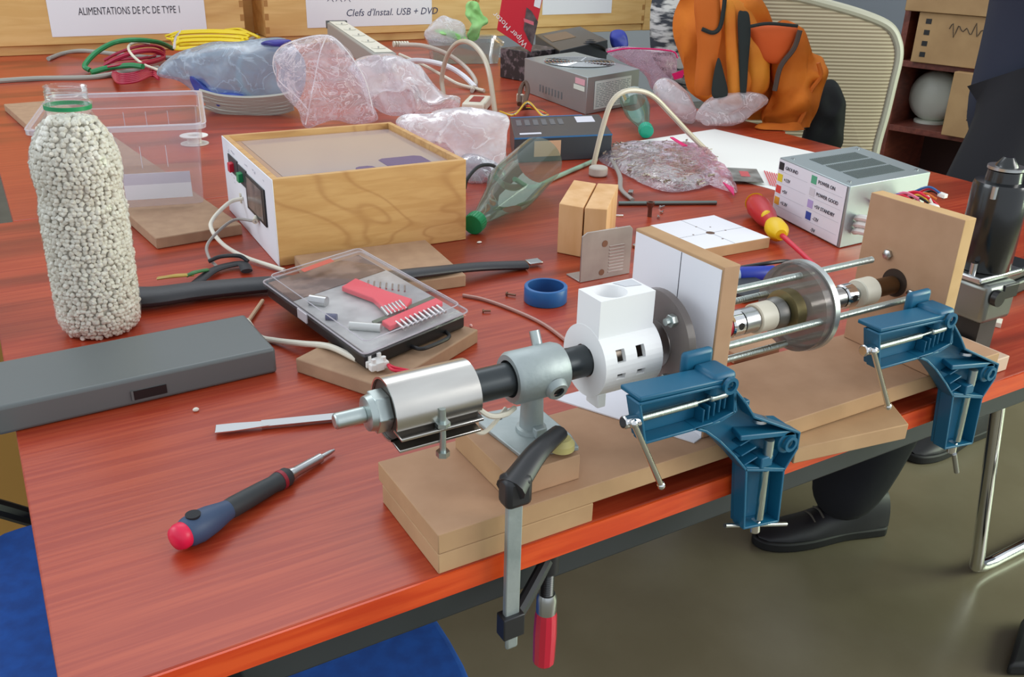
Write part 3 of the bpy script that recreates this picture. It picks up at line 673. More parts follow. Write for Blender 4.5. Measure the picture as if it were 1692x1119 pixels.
# ================================================================ strap of black sleeve
def flatstrip(name,label,cat,pl,wf,flat,m_,z=.004,parent=None):
    o=B().tube([T(x,y,zz) for x,y,zz in pl],wf,n=12,k=8,flat=flat).build(name,m_,parent)
    return tag(o,label,cat) if parent is None else o
t=thing('sleeved_strap','long black sleeve strap with metal end clip running from bottle to tape ring','strap',T(440,480))
B().tube([T(150,486,.012),T(240,491,.0125),T(330,480,.0115),T(440,470,.011),T(540,464,.0125),T(620,460,.0245),T(700,450,.0245),T(790,441,.013),T(868,438,.0055)],lambda f:(.0235-.0125*min(1,f/.8)),n=16,k=8,flat=.48).build('sleeve',mat('sleeve_black',(48,48,52),.5,bump=.3,nscale=80),t)
c=T(882,433,.006); e=(T(893,432,.006)-T(865,436,.006)).normalized(); B().cbox(c,e*.020,e.cross(UPV)*.017,UPV*.004).build('end_clip',steel,t,bev=.001)
t=thing('cable_loom','loop of black sleeving with green and yellow wires behind the strap','cable',T(350,430))
B().tube([T(322,470,.008),T(352,447,.006),T(385,437,.006),T(402,437,.006),T(408,448,.005)],.0075,n=10,k=6,flat=.4).build('sleeve',blackr,t)
B().tube([T(345,432,.01),T(365,424,.016),T(395,423,.014),T(410,432,.008)],.0028,n=8,k=6).build('black_wire',blackr,t)
B().tube([T(262,460,.010),T(290,456,.016),T(318,454,.012)],.0042,n=8,k=5,flat=.5).build('yellow_wire',mat('dull_yellow',(176,148,66),.5),t)
B().tube([T(308,456,.013),T(322,450,.016),T(342,446,.010)],.0036,n=8,k=5,flat=.6).build('green_wire',mat('dull_green',(60,112,64),.5),t)
# ================================================================ tool organiser
zb=.0180; zl=.046
a,u,w=rect((601,573),(774,503),(433,454),zl,True)
t=thing('tool_organiser','flat black organiser case with a clear lid showing red and steel bits inside','case',a-UPV*(zl-zb)+(u+w)/2)
un,wn=u.normalized(),w.normalized(); bz=T(601,573,zl); 
base=a-UPV*(zl-zb)
B().obox(base+un*.003+wn*.003,un*(u.length-.006),wn*(w.length-.006),UPV*.016).build('base',black,t,bev=.003,seg=3)
hdl=B(); ha=base+un*(u.length*.44)-wn*(-.003)+UPV*.005; hb_=base+un*(u.length*.78)+wn*.003+UPV*.005
hdl.tube([ha,ha-wn*.010+un*.003,ha-wn*.014+un*.012,hb_-wn*.014-un*.012,hb_-wn*.010-un*.003,hb_],.0022,n=8,k=4); hdl.build('handle',black,t)
tray=base+UPV*.0162
B().obox(tray+un*.005+wn*.005,un*(u.length-.010),wn*(w.length-.010),UPV*.0012).build('tray',mat('tray_grey',(196,198,196),.35,c2=(160,160,160),nscale=30),t)
B().obox(tray+un*.005+wn*(w.length*.70),un*(u.length-.012),wn*(w.length*.28),UPV*.002).build('brown_insert',mat('brown_insert_m',(138,112,98),.5,c2=(94,68,56),nscale=22,lo=.45,hi=.55),t)
redp=mat('bit_red',(240,72,88),.4)
def inn(fu,fw,z_=.003): return tray+un*(u.length*fu)+wn*(w.length*fw)+UPV*z_
B().prism([inn(.42,.62),inn(.60,.66),inn(.66,.44),inn(.74,.26),inn(.60,.20),inn(.46,.22),inn(.50,.40)],UPV*.006).build('red_bit_holder',redp,t,bev=.001)
B().prism([inn(.34,.10),inn(.90,.13),inn(.90,.19),inn(.34,.17)],UPV*.006).build('red_bit_rail',redp,t,bev=.001)
B().prism([inn(.30,.19),inn(.92,.21),inn(.92,.24),inn(.30,.22)],UPV*.003).build('green_rail',mat('olive',(86,98,72),.5),t)
for k in range(10): B().cyl(inn(.42+k*.045,.05,.006),inn(.42+k*.045,.12,.008),.0018,n=8).build('bit',steel,t)
for k in range(6): B().cyl(inn(.44+k*.035,.20,.007),inn(.46+k*.035,.28,.009),.0018,n=8).build('bit',steel,t)
for k in range(7): B().cyl(inn(.60+k*.03,.54-k*.03,.008),inn(.67+k*.03,.60-k*.03,.007),.0012,n=8).build('bit',steel,t)
B().cyl(inn(.12,.62,.006),inn(.20,.54,.006),.006,n=14).build('socket',steel,t)
B().cyl(inn(.14,.26,.005),inn(.30,.14,.005),.0048,n=14).build('socket',mat('alu',(206,210,206),.4,.6),t)
B().cyl(inn(.08,.42,.004),inn(.14,.38,.004),.004,n=12).build('dark_socket',mat('dk_blue',(70,74,110),.4),t)
lid=clear('lid_plastic',(252,250,251),.14,.08,haze=.07,hazec=(215,215,220),cap=.22)
lb=B(); e=.0
def rl(g,z_): 
    pts=[a+un*(-g)+wn*(-g),a+un*(u.length+g)-wn*g,a+un*(u.length+g)+wn*(w.length+g),a-un*g+wn*(w.length+g)]; return rr_(pts,.008,z_,4)
Ls=[rl(.002,TZ+zb+.0165),rl(.001,TZ+zb+.020),rl(-.0035,TZ+zb+.0205),rl(-.005,TZ+zl-.002),rl(-.007,TZ+zl)]; n=len(Ls[0]); vs=sum(Ls,[]); fs=[(j*n+i,j*n+(i+1)%n,(j+1)*n+(i+1)%n,(j+1)*n+i) for j in range(4) for i in range(n)]+[tuple(range(4*n,5*n))]
lb.add(vs,fs); lb.build('lid',lid,t,ang=40)
ed=B(); ed.tube(Ls[1],.0009,n=6,k=1,closed=True); ed.tube(Ls[4],.0006,n=6,k=1,closed=True); ed.build('lid_edge',rimm,t)
q=a-wn*0+UPV*.0002
st=B().prism([a+un*(u.length*.30)+wn*(w.length*.88),a+un*(u.length*.62)+wn*(w.length*.90),a+un*(u.length*.62)+wn*(w.length*.945),a+un*(u.length*.30)+wn*(w.length*.925)],UPV*.0003); st.build('red_sticker',mat('sticker_red',(196,84,66),.5),t)
B().obox(base-un*.002+wn*(w.length*.50)+UPV*.010,wn*.022,un*-.002,UPV*.011).build('latch',mat('latch_clear',(196,190,196),.3),t,bev=.0005)
# cable to terminal block, red wires
p=[T(300,500,.004),T(440,562,.004),T(470,568,.005),T(520,568,.020),T(560,577,.024),T(588,595,.022)]
t=thing('mains_cable','ivory cable coming from behind the grey case to the white terminal block','cable',p[1])
B().tube([T(408,530,.004),T(428,556,.0035),T(455,563,.0045),T(500,568,.012),T(545,573,.0215),T(590,594,.0205)],.0033,n=10,k=8).build('sheath',whitecab,t)
B().tube([T(586,591,.0205),T(598,598,.020),T(606,601,.020)],.0021,n=8,k=4).build('blue_conductor',mat('cable_blue',(90,130,160),.4),t)
tag(B().tube([T(411,530,.004),T(418,520,.004),T(434,497,.004)],.0024,n=8,k=4).build('cable_stub',mat('stub_tan',(196,160,130),.5)),'short tan cable piece between the grey case and the organiser','cable')
c=T(622,601,.0235); ex=(T(640,596,.0235)-T(604,606,.0235)).normalized(); ey=UPV.cross(ex)
t=thing('terminal_block','white screw terminal block joining the ivory cable and red wires','connector',c-UPV*.006)
B().cbox(c,ex*.009,ey*.018,UPV*.009).build('block',mat('block_white',(236,234,230),.5),t,bev=.0008)
for s_ in (-1,1): 
    B().cbox(c+ey*.0048*s_,ex*.020,ey*.0075,UPV*.0075).build('socket_sleeve',mat('block_white'),t,bev=.0012)
    for e_ in (-1,1): B().cyl(c+ey*.0048*s_+ex*.0055*e_+UPV*.003,c+ey*.0048*s_+ex*.0055*e_+UPV*.0082,.0024,n=10).build('screw_tower',mat('block_white'),t)
t=thing('red_wires','two red wires from the terminal block to the heater band','wire',T(640,612,.02))
for k in (0,1): B().tube([c+ex*.009+ey*(.0045-.009*k),T(648,606+5*k,.023),T(668,611+3*k,.022),T(700,616,.022),T(740,612,.03)],.0016,n=8,k=6).build('wire',mat('wire_red',(214,28,60),.4),t)
tag(B().tube([Vector((.272,AY-.008,AZ-.006)),Vector((.285,AY-.014,AZ-.018)),Vector((.30,AY-.012,AZ-.022)),Vector((.315,AY+.0,AZ-.0265))],.0022,n=8,k=6).build('sleeved_lead',ivory),'white sleeved lead leaving the heater band below the dark barrel','wire')
tag(B().tube([Vector((.270,AY-.010,AZ-.026)),Vector((.282,AY-.010,AZ-.034)),Vector((.297,AY-.002,AZ-.033)),Vector((.312,AY+.008,AZ-.030))],.0018,n=8,k=6).build('sleeved_lead',ivory),'second white lead running under the dark barrel toward the flange','wire')
# thin clear tube on the table from organiser to hopper
tag(B().tube([T(765,488,.0025),T(800,495,.0025),T(850,513,.0025),T(900,537,.0025),T(950,575,.0025)],.0022,n=8,k=6).build('thin_hose',mat('thin_hose_m',(176,128,116),.3)),'thin pinkish hose crossing the desk from the organiser toward the white hopper','hose')
# ================================================================ tape ring
c=T(901,497); c.z=TZ
rt_=abs((T(944,497)-T(858,497)).length)/2
t=thing('tape_roll','blue ring of adhesive tape lying flat in the middle of the desk','tape',c)
ro=.0265; hh=ZAT(T(901,512),475)-TZ
B().lathe(c,(0,0,1),[(.0003,ro-.004),(.0003,ro-.0006),(.001,ro),(.0195,ro),(.0202,ro-.0006),(.0202,ro-.004),(.0003,ro-.004)],48,cap=False).build('tape',mat('tape_blue',(28,98,162),.4),t,ang=50)
B().lathe(c,(0,0,1),[(.0005,ro-.0045),(.0005,ro-.0041),(.020,ro-.0041),(.020,ro-.0045),(.0005,ro-.0045)],48,cap=False).build('core',mat('core_blue',(20,78,138),.5),t,ang=50)
# ================================================================ loose small parts
def tiny(name,label,px,m_,s_=(.01,.006,.004),rz=0,shape='box',cat='scrap'):
    c=T(*px); a_=Vector((math.cos(rz),math.sin(rz),0)); b_=Vector((-a_.y,a_.x,0)); b=B()
    if shape=='box': b.cbox(c+UPV*(s_[2]/2+.0002),a_*s_[0],b_*s_[1],UPV*s_[2])
    elif shape=='nut': b.lathe(c+UPV*.0002,(0,0,1),[(0,s_[0]*.4),(0,s_[0]),(s_[2],s_[0]),(s_[2],s_[0]*.4),(0,s_[0]*.4)],6,cap=False)
    elif shape=='screw': b.lathe(c+UPV*s_[1]*1.05,a_,[(0,s_[1]),(s_[1]*.7,s_[1]),(s_[1]*.7,s_[1]*.5),(s_[0],s_[1]*.45)],12)
    else: b.sph(c+UPV*s_[2]*.5,s_[0]*.5,12,(1,s_[1]/s_[0],s_[2]/s_[0]))
    return tag(b.build(name,m_,bev=.0004 if shape!='ball' else 0),label,cat)
tiny('pellet','single beige pellet on the desk in front of the grey case',(324,680),mat('pellet_beige'),(.006,.0045,.004),.3,'ball','pellet')
tiny('scrap_bit','small beige crumb on the desk below the green bottle cap',(792,402),mat('pellet_beige'),(.008,.005,.003),.2,'ball')
tiny('brass_fitting','small dull metal fitting left of the blue tape ring, nearer the strap',(836,489),mat('tarnish',(128,96,78),.4,.7),(.013,.0028,.003),-.9,'screw','fitting')
tiny('brass_fitting','small dull metal fitting left of the blue tape ring, nearer the hose',(797,517),mat('tarnish'),(.010,.0024,.003),-.5,'screw','fitting')
tiny('white_cube','small white plastic square at the right end of the desk',(1641,536),ivory,(.017,.017,.006),.5,'box','scrap')
tiny('pink_crumb','tiny pale crumb on the right corner of the fibreboard under the organiser',(778,541),mat('crumb',(226,176,170),.6),(.004,.004,.004),0,'ball')
# ================================================================ wood blocks
def blk_(label,Ac,Bc,Cc,zb,zt_):
    a=T(*Ac); b=T(*Bc); u=b-a; w=Vector((-u.y,u.x,0)).normalized(); c=T(*Cc,zt_); d=(c-a); return a,u,w*abs(d.dot(w))
bm_=mat('beech_end',(226,182,132),.6,c2=(210,160,104),nscale=30,stretch=(1,1,.2))
hW=.072; a=T(964,343,hW); b_=T(924,336,hW); c_=T(985,303,hW)
wdir=(c_-a).normalized()*(c_-a).length; u1=(b_-a)
tag(B().prism([a-UPV*(hW-.0003),a+u1-UPV*(hW-.0003),a+u1+wdir-UPV*(hW-.0003),a+wdir-UPV*(hW-.0003)],UPV*(hW-.0003)).build('wood_block',bm_,bev=.001),'pale wooden block standing on the desk, left one of the pair','block')
a2=T(966.5,343.5,hW); b2=T(1004,346,hW); w2=wdir*1.02
tag(B().prism([a2-UPV*(hW-.0003),b2-UPV*(hW-.0003),b2+w2-UPV*(hW-.0003),a2+w2-UPV*(hW-.0003)],UPV*(hW-.0003)).build('wood_block',bm_,bev=.001),'pale wooden block standing beside its twin, nearer the steel bracket','block')
# ================================================================ bracket
a=T(958,468); b=T(1040,452); u=b-a; un=u.normalized(); wn=UPV.cross(un); hb=ZAT(a,386)-TZ
t=thing('angle_bracket','galvanised steel angle bracket standing in front of the wood blocks','bracket',a)
pl=[a+UPV*.0003,a+u+UPV*.0003,a+u+UPV*(hb*.93),a+u*.94+UPV*hb,a+u*.10+UPV*hb,a+UPV*hb*.93]
brm=mat('bracket_steel',(158,150,146),.42,.6,c2=(176,170,166),nscale=20)
B().prism(pl,wn*.002).build('plate',brm,t,bev=.0005)
B().obox(a+wn*.0022+UPV*.0003,u,wn*.03,UPV*.002).build('foot',brm,t,bev=.0005)
for fu,fz,r_ in ((.45,.72,.0045),(.42,.14,.0042)): 
    q=a+u*fu+UPV*(hb*fz)-wn*.0001; B().cyl(q,q-wn*.0003,r_).build('hole',mat('hole_tan',(120,80,60),.7),t)
for k in range(9):
    q=a+u*.70+UPV*(hb*(.12+k*.065))-wn*.0001; B().cbox(q,u*.30,wn*.0012,UPV*.0015).build('serration',steel,t)
# loose hardware around
tiny('steel_nut','steel nut right of the angle bracket',(1052,409),steel,(.0065,.006,.004),0,'nut','nut')
tag(B().cyl(T(1003,357,.016),T(1030,357,.018),.0021,n=12).build('steel_pin',chrome),'short steel pin poking out beside the right wooden block','pin')
tiny('machine_screw','small bright screw between the wood block and the bracket',(1018,383),chrome,(.014,.0035,.004),1.2,'screw','screw')
tag(B().cyl(T(1022,336,.0035),T(1184,335,.0035),.0034,n=14).build('steel_rod',mat('dull_rod',(120,132,128),.4,.8),bev=.0005),'long grey steel rod lying on the desk behind the square template board','rod')
c=T(1073,358); t=thing('standing_bolt','brownish hollow bolt standing upright in front of the grey rod','bolt',c)
B().lathe(c+UPV*.0003,(0,0,1),[(0,.0035),(.014,.0035),(.018,.006),(.024,.0065),(.024,.004),(.016,.0035)],20,cap=False).build('sleeve',mat('brown_metal',(112,84,72),.35,.7),t)
tag(B().tube([T(1010,262,.012),T(1024,290,.010),T(1026,312,.006),T(1045,330,.004)],.0042,n=10,k=6,flat=.6).build('grey_strap',mat('grey_translucent')),'short grey cable end by the wood blocks','cable')
tiny('small_clamp','small steel clip at the end of the grey cable by the rod',(1042,322),steel,(.016,.008,.007),.8,'box','clip')
for k,(x,y) in enumerate(((1090,345),(1092,354),(1088,362))): tag(tiny('small_screw','',(x,y),steel,(.012,.0025,.004),.2+k*.4,'screw'),'tiny screw scattered behind the template board','screw','tiny screws behind the template board')
# ================================================================ square board with white top
a,u,w=rect((1162,412),(1273,392),(1041,377),.0165)
t=thing('template_board','square fibreboard with a white drilled paper template, lying flat behind the upright board','board',a-UPV*.0163+(u+w)/2)
B().obox(a-UPV*.0163,u,w,UPV*.0158).build('board',mdfe,t,bev=.0008)
B().obox(a+u*.01+w*.01-UPV*.0005,u*.98,w*.98,UPV*.0003).build('paper_template',white,t)
for fu,fw,r_ in ((.47,.44,.0065),(.70,.44,.0016),(.24,.47,.0016),(.47,.70,.0016),(.45,.20,.0016),(.62,.62,.0014)):
    q=a+u*fu+w*fw-UPV*.0002; B().cyl(q,q+UPV*.0002,r_,n=20).build('drilled_hole',mat('hole_brown',(104,80,66),.8) ,t)
for k in (0,1):
    q=a-UPV*.00015; dd=(u*.98,w*.0035) if k else (w*.98,u*.0035); oo=q+(w*.44+u*.01 if k else u*.47+w*.01); B().obox(oo,dd[0],dd[1],UPV*.0001).build('drawn_line',ink,t)
# ================================================================ screwdrivers
def along(p0,p1,prof,n=20): return B().lathe(p0,p1-p0,prof,n)
# blue screwdriver in front
p0=T(287,893,.0125); p1=T(552,744,.004); d=(p1-p0).normalized(); Ls_=(p1-p0).length
t=thing('screwdriver','short screwdriver with a slate-blue handle and crimson end, alone in front','screwdriver',p0.lerp(p1,.4)-UPV*.01)
k=Ls_
B().lathe(p0,d,[(0,.003),(k*.008,.0085),(k*.03,.0100),(k*.055,.0100),(k*.06,.0095)],20).build('end_cap',mat('crimson',(226,24,72),.4),t,ang=60)
hb=B().lathe(p0,d,[(k*.055,.0095),(k*.075,.0112),(k*.13,.0122),(k*.20,.0110),(k*.27,.0085),(k*.31,.0075)],20); hb.build('blue_grip',mat('slate_blue',(56,76,106),.5),t,ang=60)
B().lathe(p0,d,[(k*.30,.0078),(k*.33,.0082),(k*.50,.0076),(k*.57,.0070),(k*.60,.0078),(k*.665,.0080),(k*.68,.0065)],20).build('black_grip',mat('grip_grey',(50,54,56),.55),t,ang=60)
B().lathe(p0,d,[(k*.615,.0082),(k*.635,.0083)],20).build('red_band',mat('band_red',(150,30,48),.5),t)
B().lathe(p0,d,[(k*.68,.0048),(k*.70,.0052),(k*.72,.0044),(k*.90,.0040),(k*.91,.0024),(k*.97,.0021),(k,.0012)],16).build('blade',steel,t)
c=p0+d*(k*.125); B().lathe(c+UPV*.0105-d*.002,UPV,[(0,.0052),(.0022,.0056)],20).build('hanging_hole',mat('hole_navy',(26,28,34),.7),t)
# long flat blade
p0=T(356,711,.0035); p1=T(560,689,.0045); p1=p0+(p1-p0)*1.35; d=(p1-p0).normalized(); sd=d.cross(UPV)
t=thing('flat_screwdriver','long steel flat-blade screwdriver shaft pointing left beneath the bolt tip','screwdriver',p0)
bl=B(); bl.prism([p0-sd*.0068,p0+sd*.0068,p0+d*.016+sd*.0068,p0+d*.05+sd*.0038,p0+d*.05-sd*.0038,p0+d*.016-sd*.0068],UPV*.0018); bl.build('flat_tip',chrome,t,bev=.0004)
B().tube([p0+d*.040+UPV*.001,p1],.0042,n=8,k=1).build('shaft',chrome,t)
B().lathe(p1+UPV*.004,d,[(0,.006),(.005,.0105),(.06,.0115),(.075,.009)],16).build('handle',black,t)
# red and yellow insulated screwdriver
p0=T(1246,333,.022); p1=T(1287,384,.019); p2=T(1348,440,.006); d=(p1-p0).normalized(); k=(p1-p0).length
d2=(p2-p1).normalized()
t=thing('insulated_screwdriver','red screwdriver with yellow grips leaning between the template board and the labelled power supply','screwdriver',p0.lerp(p2,.5)-UPV*.01)
B().lathe(p0,d,[(-.004,.006),(0,.0135),(k*.2,.0185),(k*.5,.0165),(k*.68,.0115),(k*.78,.0115)],24).build('handle',mat('red_handle',(190,30,40),.35),t,ang=60)
B().lathe(p0,d,[(-.0065,.003),(-.003,.0125),(.006,.0162)],24).build('yellow_end',yellow,t,ang=60)
B().lathe(p0,d,[(k*.76,.0115),(k*.84,.0155),(k*.98,.0155),(k*1.08,.008)],24).build('yellow_collar',yellow,t,ang=60)
q=p0+d*k*.55-FW*.0105-RT*.004; B().sph(q,.0085,14,(1,1,1.2)).build('yellow_inlay',yellow,t)
B().cyl(p0+d*k*1.02,p0+d*k*1.02+d2*.12,.0038,.0030,14).build('insulated_shaft',mat('shaft_red',(206,36,62),.4),t)
# blue pen-like screwdriver behind the upright board
p0=T(1205,455,.012); p1=T(1300,450,.012); d=(p1-p0).normalized()
t=thing('blue_tool','blue-handled tool with a pale neck lying behind the upright board','tool',p0)
B().cyl(p0-d*.02,p0+d*.012,.008,.0095).build('neck',mat('pale_blue',(170,186,204),.4),t)
B().lathe(p0+d*.012,d,[(0,.0095),(.004,.0105),(.05,.0100),(.058,.006)],20).build('handle',mat('royal_blue',(30,52,158),.4),t)
tag(B().tube([T(1225,442,.01),T(1262,436,.02),T(1300,432,.02),T(1332,440,.016),T(1300,446,.012),T(1250,443,.016)],.0028,n=8,k=6).build('black_wire',black),'black wire loop over the blue-handled tool','wire')
tag(B().cbox(T(1236,478,.006),un*.06,wn*.05,UPV*.011).build('dark_tray',mat('charcoal_block',(42,46,50),.5),bev=.002),'small charcoal block lying under the blue-handled tool','block')
a,u,w=rect((1215,585),(1290,567),(1200,545),.0125)
tag(B().obox(a-UPV*.0123,u,w,UPV*.0123).build('tan_offcut',mdf,bev=.001),'small tan offcut lying behind the plank under the round plate','board')
# ================================================================ pine rack with crates behind the second desk
SY=3.41
def VS(x,y,yy=SY): return V(x,y,(0,yy))
t=thing('pine_rack','pine rack standing on the back desk carrying the labelled crates','rack',(.6,SY,TZ))
xr=VS(1062,40).x; zr0=TZ+.0005; zr1=VS(300,66).z
B().box(-.45,xr-.006,SY,SY+.02,TZ+.0005,zr1-.002).build('front_rail',pine,t,bev=.002)
B().box(-.45,xr-.006,SY+.021,SY+.14,zr1-.022,zr1-.002).build('shelf_board',pine,t,bev=.001)
B().box(-.45,xr-.006,SY+.142,SY+.15,TZ+.0005,TZ+.75).build('back_panel',pine,t)
B().box(xr-.004,xr+.062,SY-.01,SY+.05,TZ+.0005,TZ+.75).build('post',pine,t,bev=.003)
def crate(label,xa,xb_,zb_,papers):
    t=thing('pine_crate',label,'crate',((xa+xb_)/2,SY,zb_))
    B().box(xa,xb_,SY-.012,SY+.003,zb_+.0005,zb_+.34).build('front_panel',pine,t,bev=.001)
    for x in (xa,xb_-.014): B().box(x,x+.014,SY+.0035,SY+.14,zb_+.0005,zb_+.34).build('side_panel',pine,t,bev=.001)
    fj=B(); fm_=mat('pine_end',(172,122,64),.6)
    for x in (xa,xb_-.014):
        for k in range(7): fj.box(x+.0002,x+.0142,SY-.0124,SY-.0119,zb_+.012+k*.046,zb_+.034+k*.046)
    fj.build('finger_joint',fm_,t); return t
x0,x1,x2,x3,x4=-.42,VS(402,30).x,VS(436,30).x,VS(783,30).x,VS(1062,20).x
zc=zr1
c1=crate('leftmost pine crate with the printed paper sign',x0,x1,zc,0)
c2=crate('middle pine crate with the handwritten paper sign',x2,x3,zc,0)
c3=crate('right pine crate behind the red motor box, with stepped end joint',x3+.004,x4,zc,0)
def sign(x0_,x1_,yb,yt,lab):
    a=VS(x0_,yb,SY-.0135); b=VS(x1_,yb,SY-.0135); t=thing('paper_sign',lab,'sign',(a+b)/2)
    zz=(VS(x0_,yb[0] if False else yb,SY-.0135).z+b.z)/2; z_=ZAT(((a.x+b.x)/2,SY-.0135),yt); 
    B().box(a.x,b.x,SY-.0135,SY-.0130,z_,z_+.21).build('sheet',white,t,smooth=False); return t,a.x,b.x,z_
s1,xa,xb_,z_=sign(86,343,58,57,'white paper sign with printed capitals on the left crate')
ptx=VS(130,25,SY-.0136); wxx=VS(297,17,SY-.0136).x-ptx.x
ob_=writing('ALIMENTATIONS DE PC DE TYPE 1',.0335,(ptx.x,SY-.0136,ptx.z),(1,0,0),(0,0,1),ink,s1,'printed_text')
wv=max(v.co.x for v in ob_.data.vertices)-min(v.co.x for v in ob_.data.vertices); fsc=wxx/wv
base_x=ptx.x-MAT[s1.name].translation.x
for v in ob_.data.vertices: v.co.x=base_x+(v.co.x-base_x)*fsc; 
s2,xa,xb_,z_=sign(508,714,45,43,'white paper sign with blue handwriting on the middle crate')
p_=VS(571,27,SY-.0136); writing("Clefs d'Instal. USB + DVD",.036,(p_.x,SY-.0136,p_.z),(1,0,0),(0,0,1),mat('pen_blue',(60,64,96),.7),s2,'handwriting',shear=.25)
tail=B()
for k in range(3): tail.tube([VS(541+14*k,2,SY-.0137),VS(546+14*k,-3,SY-.0137),VS(551+14*k,3,SY-.0137)],.0012,n=4,k=3)
tail.build('handwriting_scrap',mat('pen_blue'),s2)
s3,xa,xb_,z_=sign(896,1010,23,23,'white paper sign on the right crate behind the red motor box')
# ================================================================ clutter left back: cables
def cable(name,label,pl,r,m_,cat='cable',k=6,n=8,**kw): return tag(B().tube([T(x,y,z) for x,y,z in pl],r,n=n,k=k,**kw).build(name,m_),label,cat)
gcab=mat('cable_grey',(156,156,148),.5)
cable('network_cable','grey cable sweeping from the left frame edge over the back desk past the bottle',[(-30,136,.006),(60,130,.006),(150,128,.006),(200,120,.008),(262,112,.01)],.007,gcab)
cable('network_cable','grey cable arching below the leftmost crate toward the yellow cable',[(80,97,.007),(105,88,.007),(135,84,.02),(180,88,.02),(240,94,.02),(300,95,.03),(360,88,.05),(400,74,.05),(425,58,.03)],.0065,gcab)
cable('network_cable','grey cable loop hanging over the blue bag of cables',[(470,66,.04),(428,74,.06),(400,95,.075),(394,120,.07),(402,148,.05),(425,170,.025),(446,184,.008)],.0065,mat('cable_sage',(164,170,160),.5))
gc=thing('green_cable','coiled green network cable in front of the left crate','cable',T(200,100))
B().tube([T(x,y,z) for x,y,z in ((148,116,.008),(140,108,.02),(160,86,.05),(190,70,.07),(225,66,.075),(262,70,.06),(285,80,.03))],.0075,n=8,k=6).build('coil',mat('net_green',(28,128,74),.4),gc)
B().tube([T(x,y,z) for x,y,z in ((150,120,.010),(180,112,.02),(215,108,.03),(236,110,.03))],.008,n=8,k=6).build('coil',mat('net_green'),gc)
rc=thing('red_cable','bundle of crimson network cable beside the green one','cable',T(215,130))
mr=mat('net_red',(168,26,62),.4)
for j in range(7):
    random.seed(j); dj=random.uniform(-7,7)
    B().tube([T(x,y+dj,z+j*.002) for x,y,z in ((172,104,.01),(195,92,.03),(225,82,.045),(255,80,.04),(272,90,.02),(240,100,.02),(205,102,.02),(178,106,.012))],.0034,n=6,k=5).build('strand',mr,rc)
for j in range(6):
    dj=j*3-8
    B().tube([T(x,y+dj,z+j*.001) for x,y,z in ((186,118,.008),(196,130,.012),(225,128,.015),(250,118,.012),(262,124,.008))],.0034,n=6,k=5).build('strand',mr,rc)
cable('telephone_cable','thin white cable curling over the crimson cable bundle',[(262,116,.02),(235,105,.03),(216,88,.055),(213,76,.06),(226,70,.06),(246,72,.05)],.004,ivory)
yc=thing('yellow_cable','bright yellow network cable coiled and tied on top of the blue bag','cable',T(350,90,.05))
my=mat('net_yellow',(232,206,20),.4)
for j in range(10):
    random.seed(j+70); dj=j*2.0-9+random.uniform(-3,3); e=j*2+random.uniform(-6,6)
    B().tube([T(x,y+dj,.085+z) for x,y,z in ((276+e,66,.0),(300,60,.004),(350,58,.006),(395,60,.006),(418-e,64,.002),(395,67,-.004),(340,70,-.006),(295,73,-.006),(278+e,70,-.002))],.0036,n=6,k=5).build('strand',my,yc)
B().tube([T(x,y,.092) for x,y in ((372,50),(395,48),(415,56),(428,62))],.0045,n=6,k=5).build('strand',my,yc)
B().tube([T(x,y,.09) for x,y in ((288,80),(290,62),(300,50))],.004,n=6,k=4,flat=.6).build('tie',clear('tie_clear',(235,235,230),.3,.1,haze=.4),yc)
# blue bag with cables inside
def bag(name,label,out,q,thick,nrm,m_,seed,nz=.012,nf=14,cat='plastic bag',parent=None,rings=9,base=TZ+.001,back=1,pw=.5):
    pts=[VF(x,y,q) for x,y in out]
    o=B().pillow(pts,nrm,thick,nz=nz,nf=nf,rings=rings,seed=seed,flatbase=base,back=back,pw=pw).build(name,m_,parent,ang=60)
    return tag(o,label,cat) if parent is None else o
bagm=clear('bag_film',(250,248,252),.14,.16,haze=.17,hazec=(250,246,252),bump=.8,bscale=22,crease_glint=.5,cap=.30)
bagm2=clear('bag_film_milky',(248,246,252),.16,.16,haze=.42,hazec=(250,250,254),bump=.8,bscale=20,crease_glint=.6,cap=.32)
bluem=clear('bag_blue',(206,220,236),.16,.16,haze=.46,hazec=(196,212,226),bump=.8,bscale=14,crease_glint=.5,cap=.3)
q=T(400,182); t=thing('cable_bag','crumpled light-blue plastic bag full of grey cables on the back desk','plastic bag',q)
bag('bag_film','',[(258,122),(276,98),(300,82),(350,72),(430,64),(476,66),(506,100),(500,150),(480,172),(414,189),(360,184),(330,165),(300,135)],q,.06,-FN,bluem,2,nz=.02,nf=12,parent=t)
gcm=mat('cable_lightgrey',(178,178,168),.5)
for j in range(12):
    random.seed(j+20); e=j*2.6
    B().tube([VF(x+random.uniform(-6,6),y-e*1.0,q-FN*(.055+.002*j))+Vector((0,0,0)) for x,y in ((335,178),(370,187),(415,190),(460,186),(488,180))],.004,n=6,k=5).build('grey_cable',gcm,t)
bb_=bag('blue_insert','',[(315,125),(350,145),(405,155),(402,172),(380,186),(345,176),(325,155)],q-FN*.05,.02,-FN,mat('insert_blue',(52,72,160),.4,c2=(88,110,180),nscale=10),3,parent=t)
bag('blue_insert','',[(432,72),(455,66),(480,68),(470,80),(440,80)],q-FN*.02,.02,-FN,mat('insert_violet',(56,52,140),.4),4,parent=t)
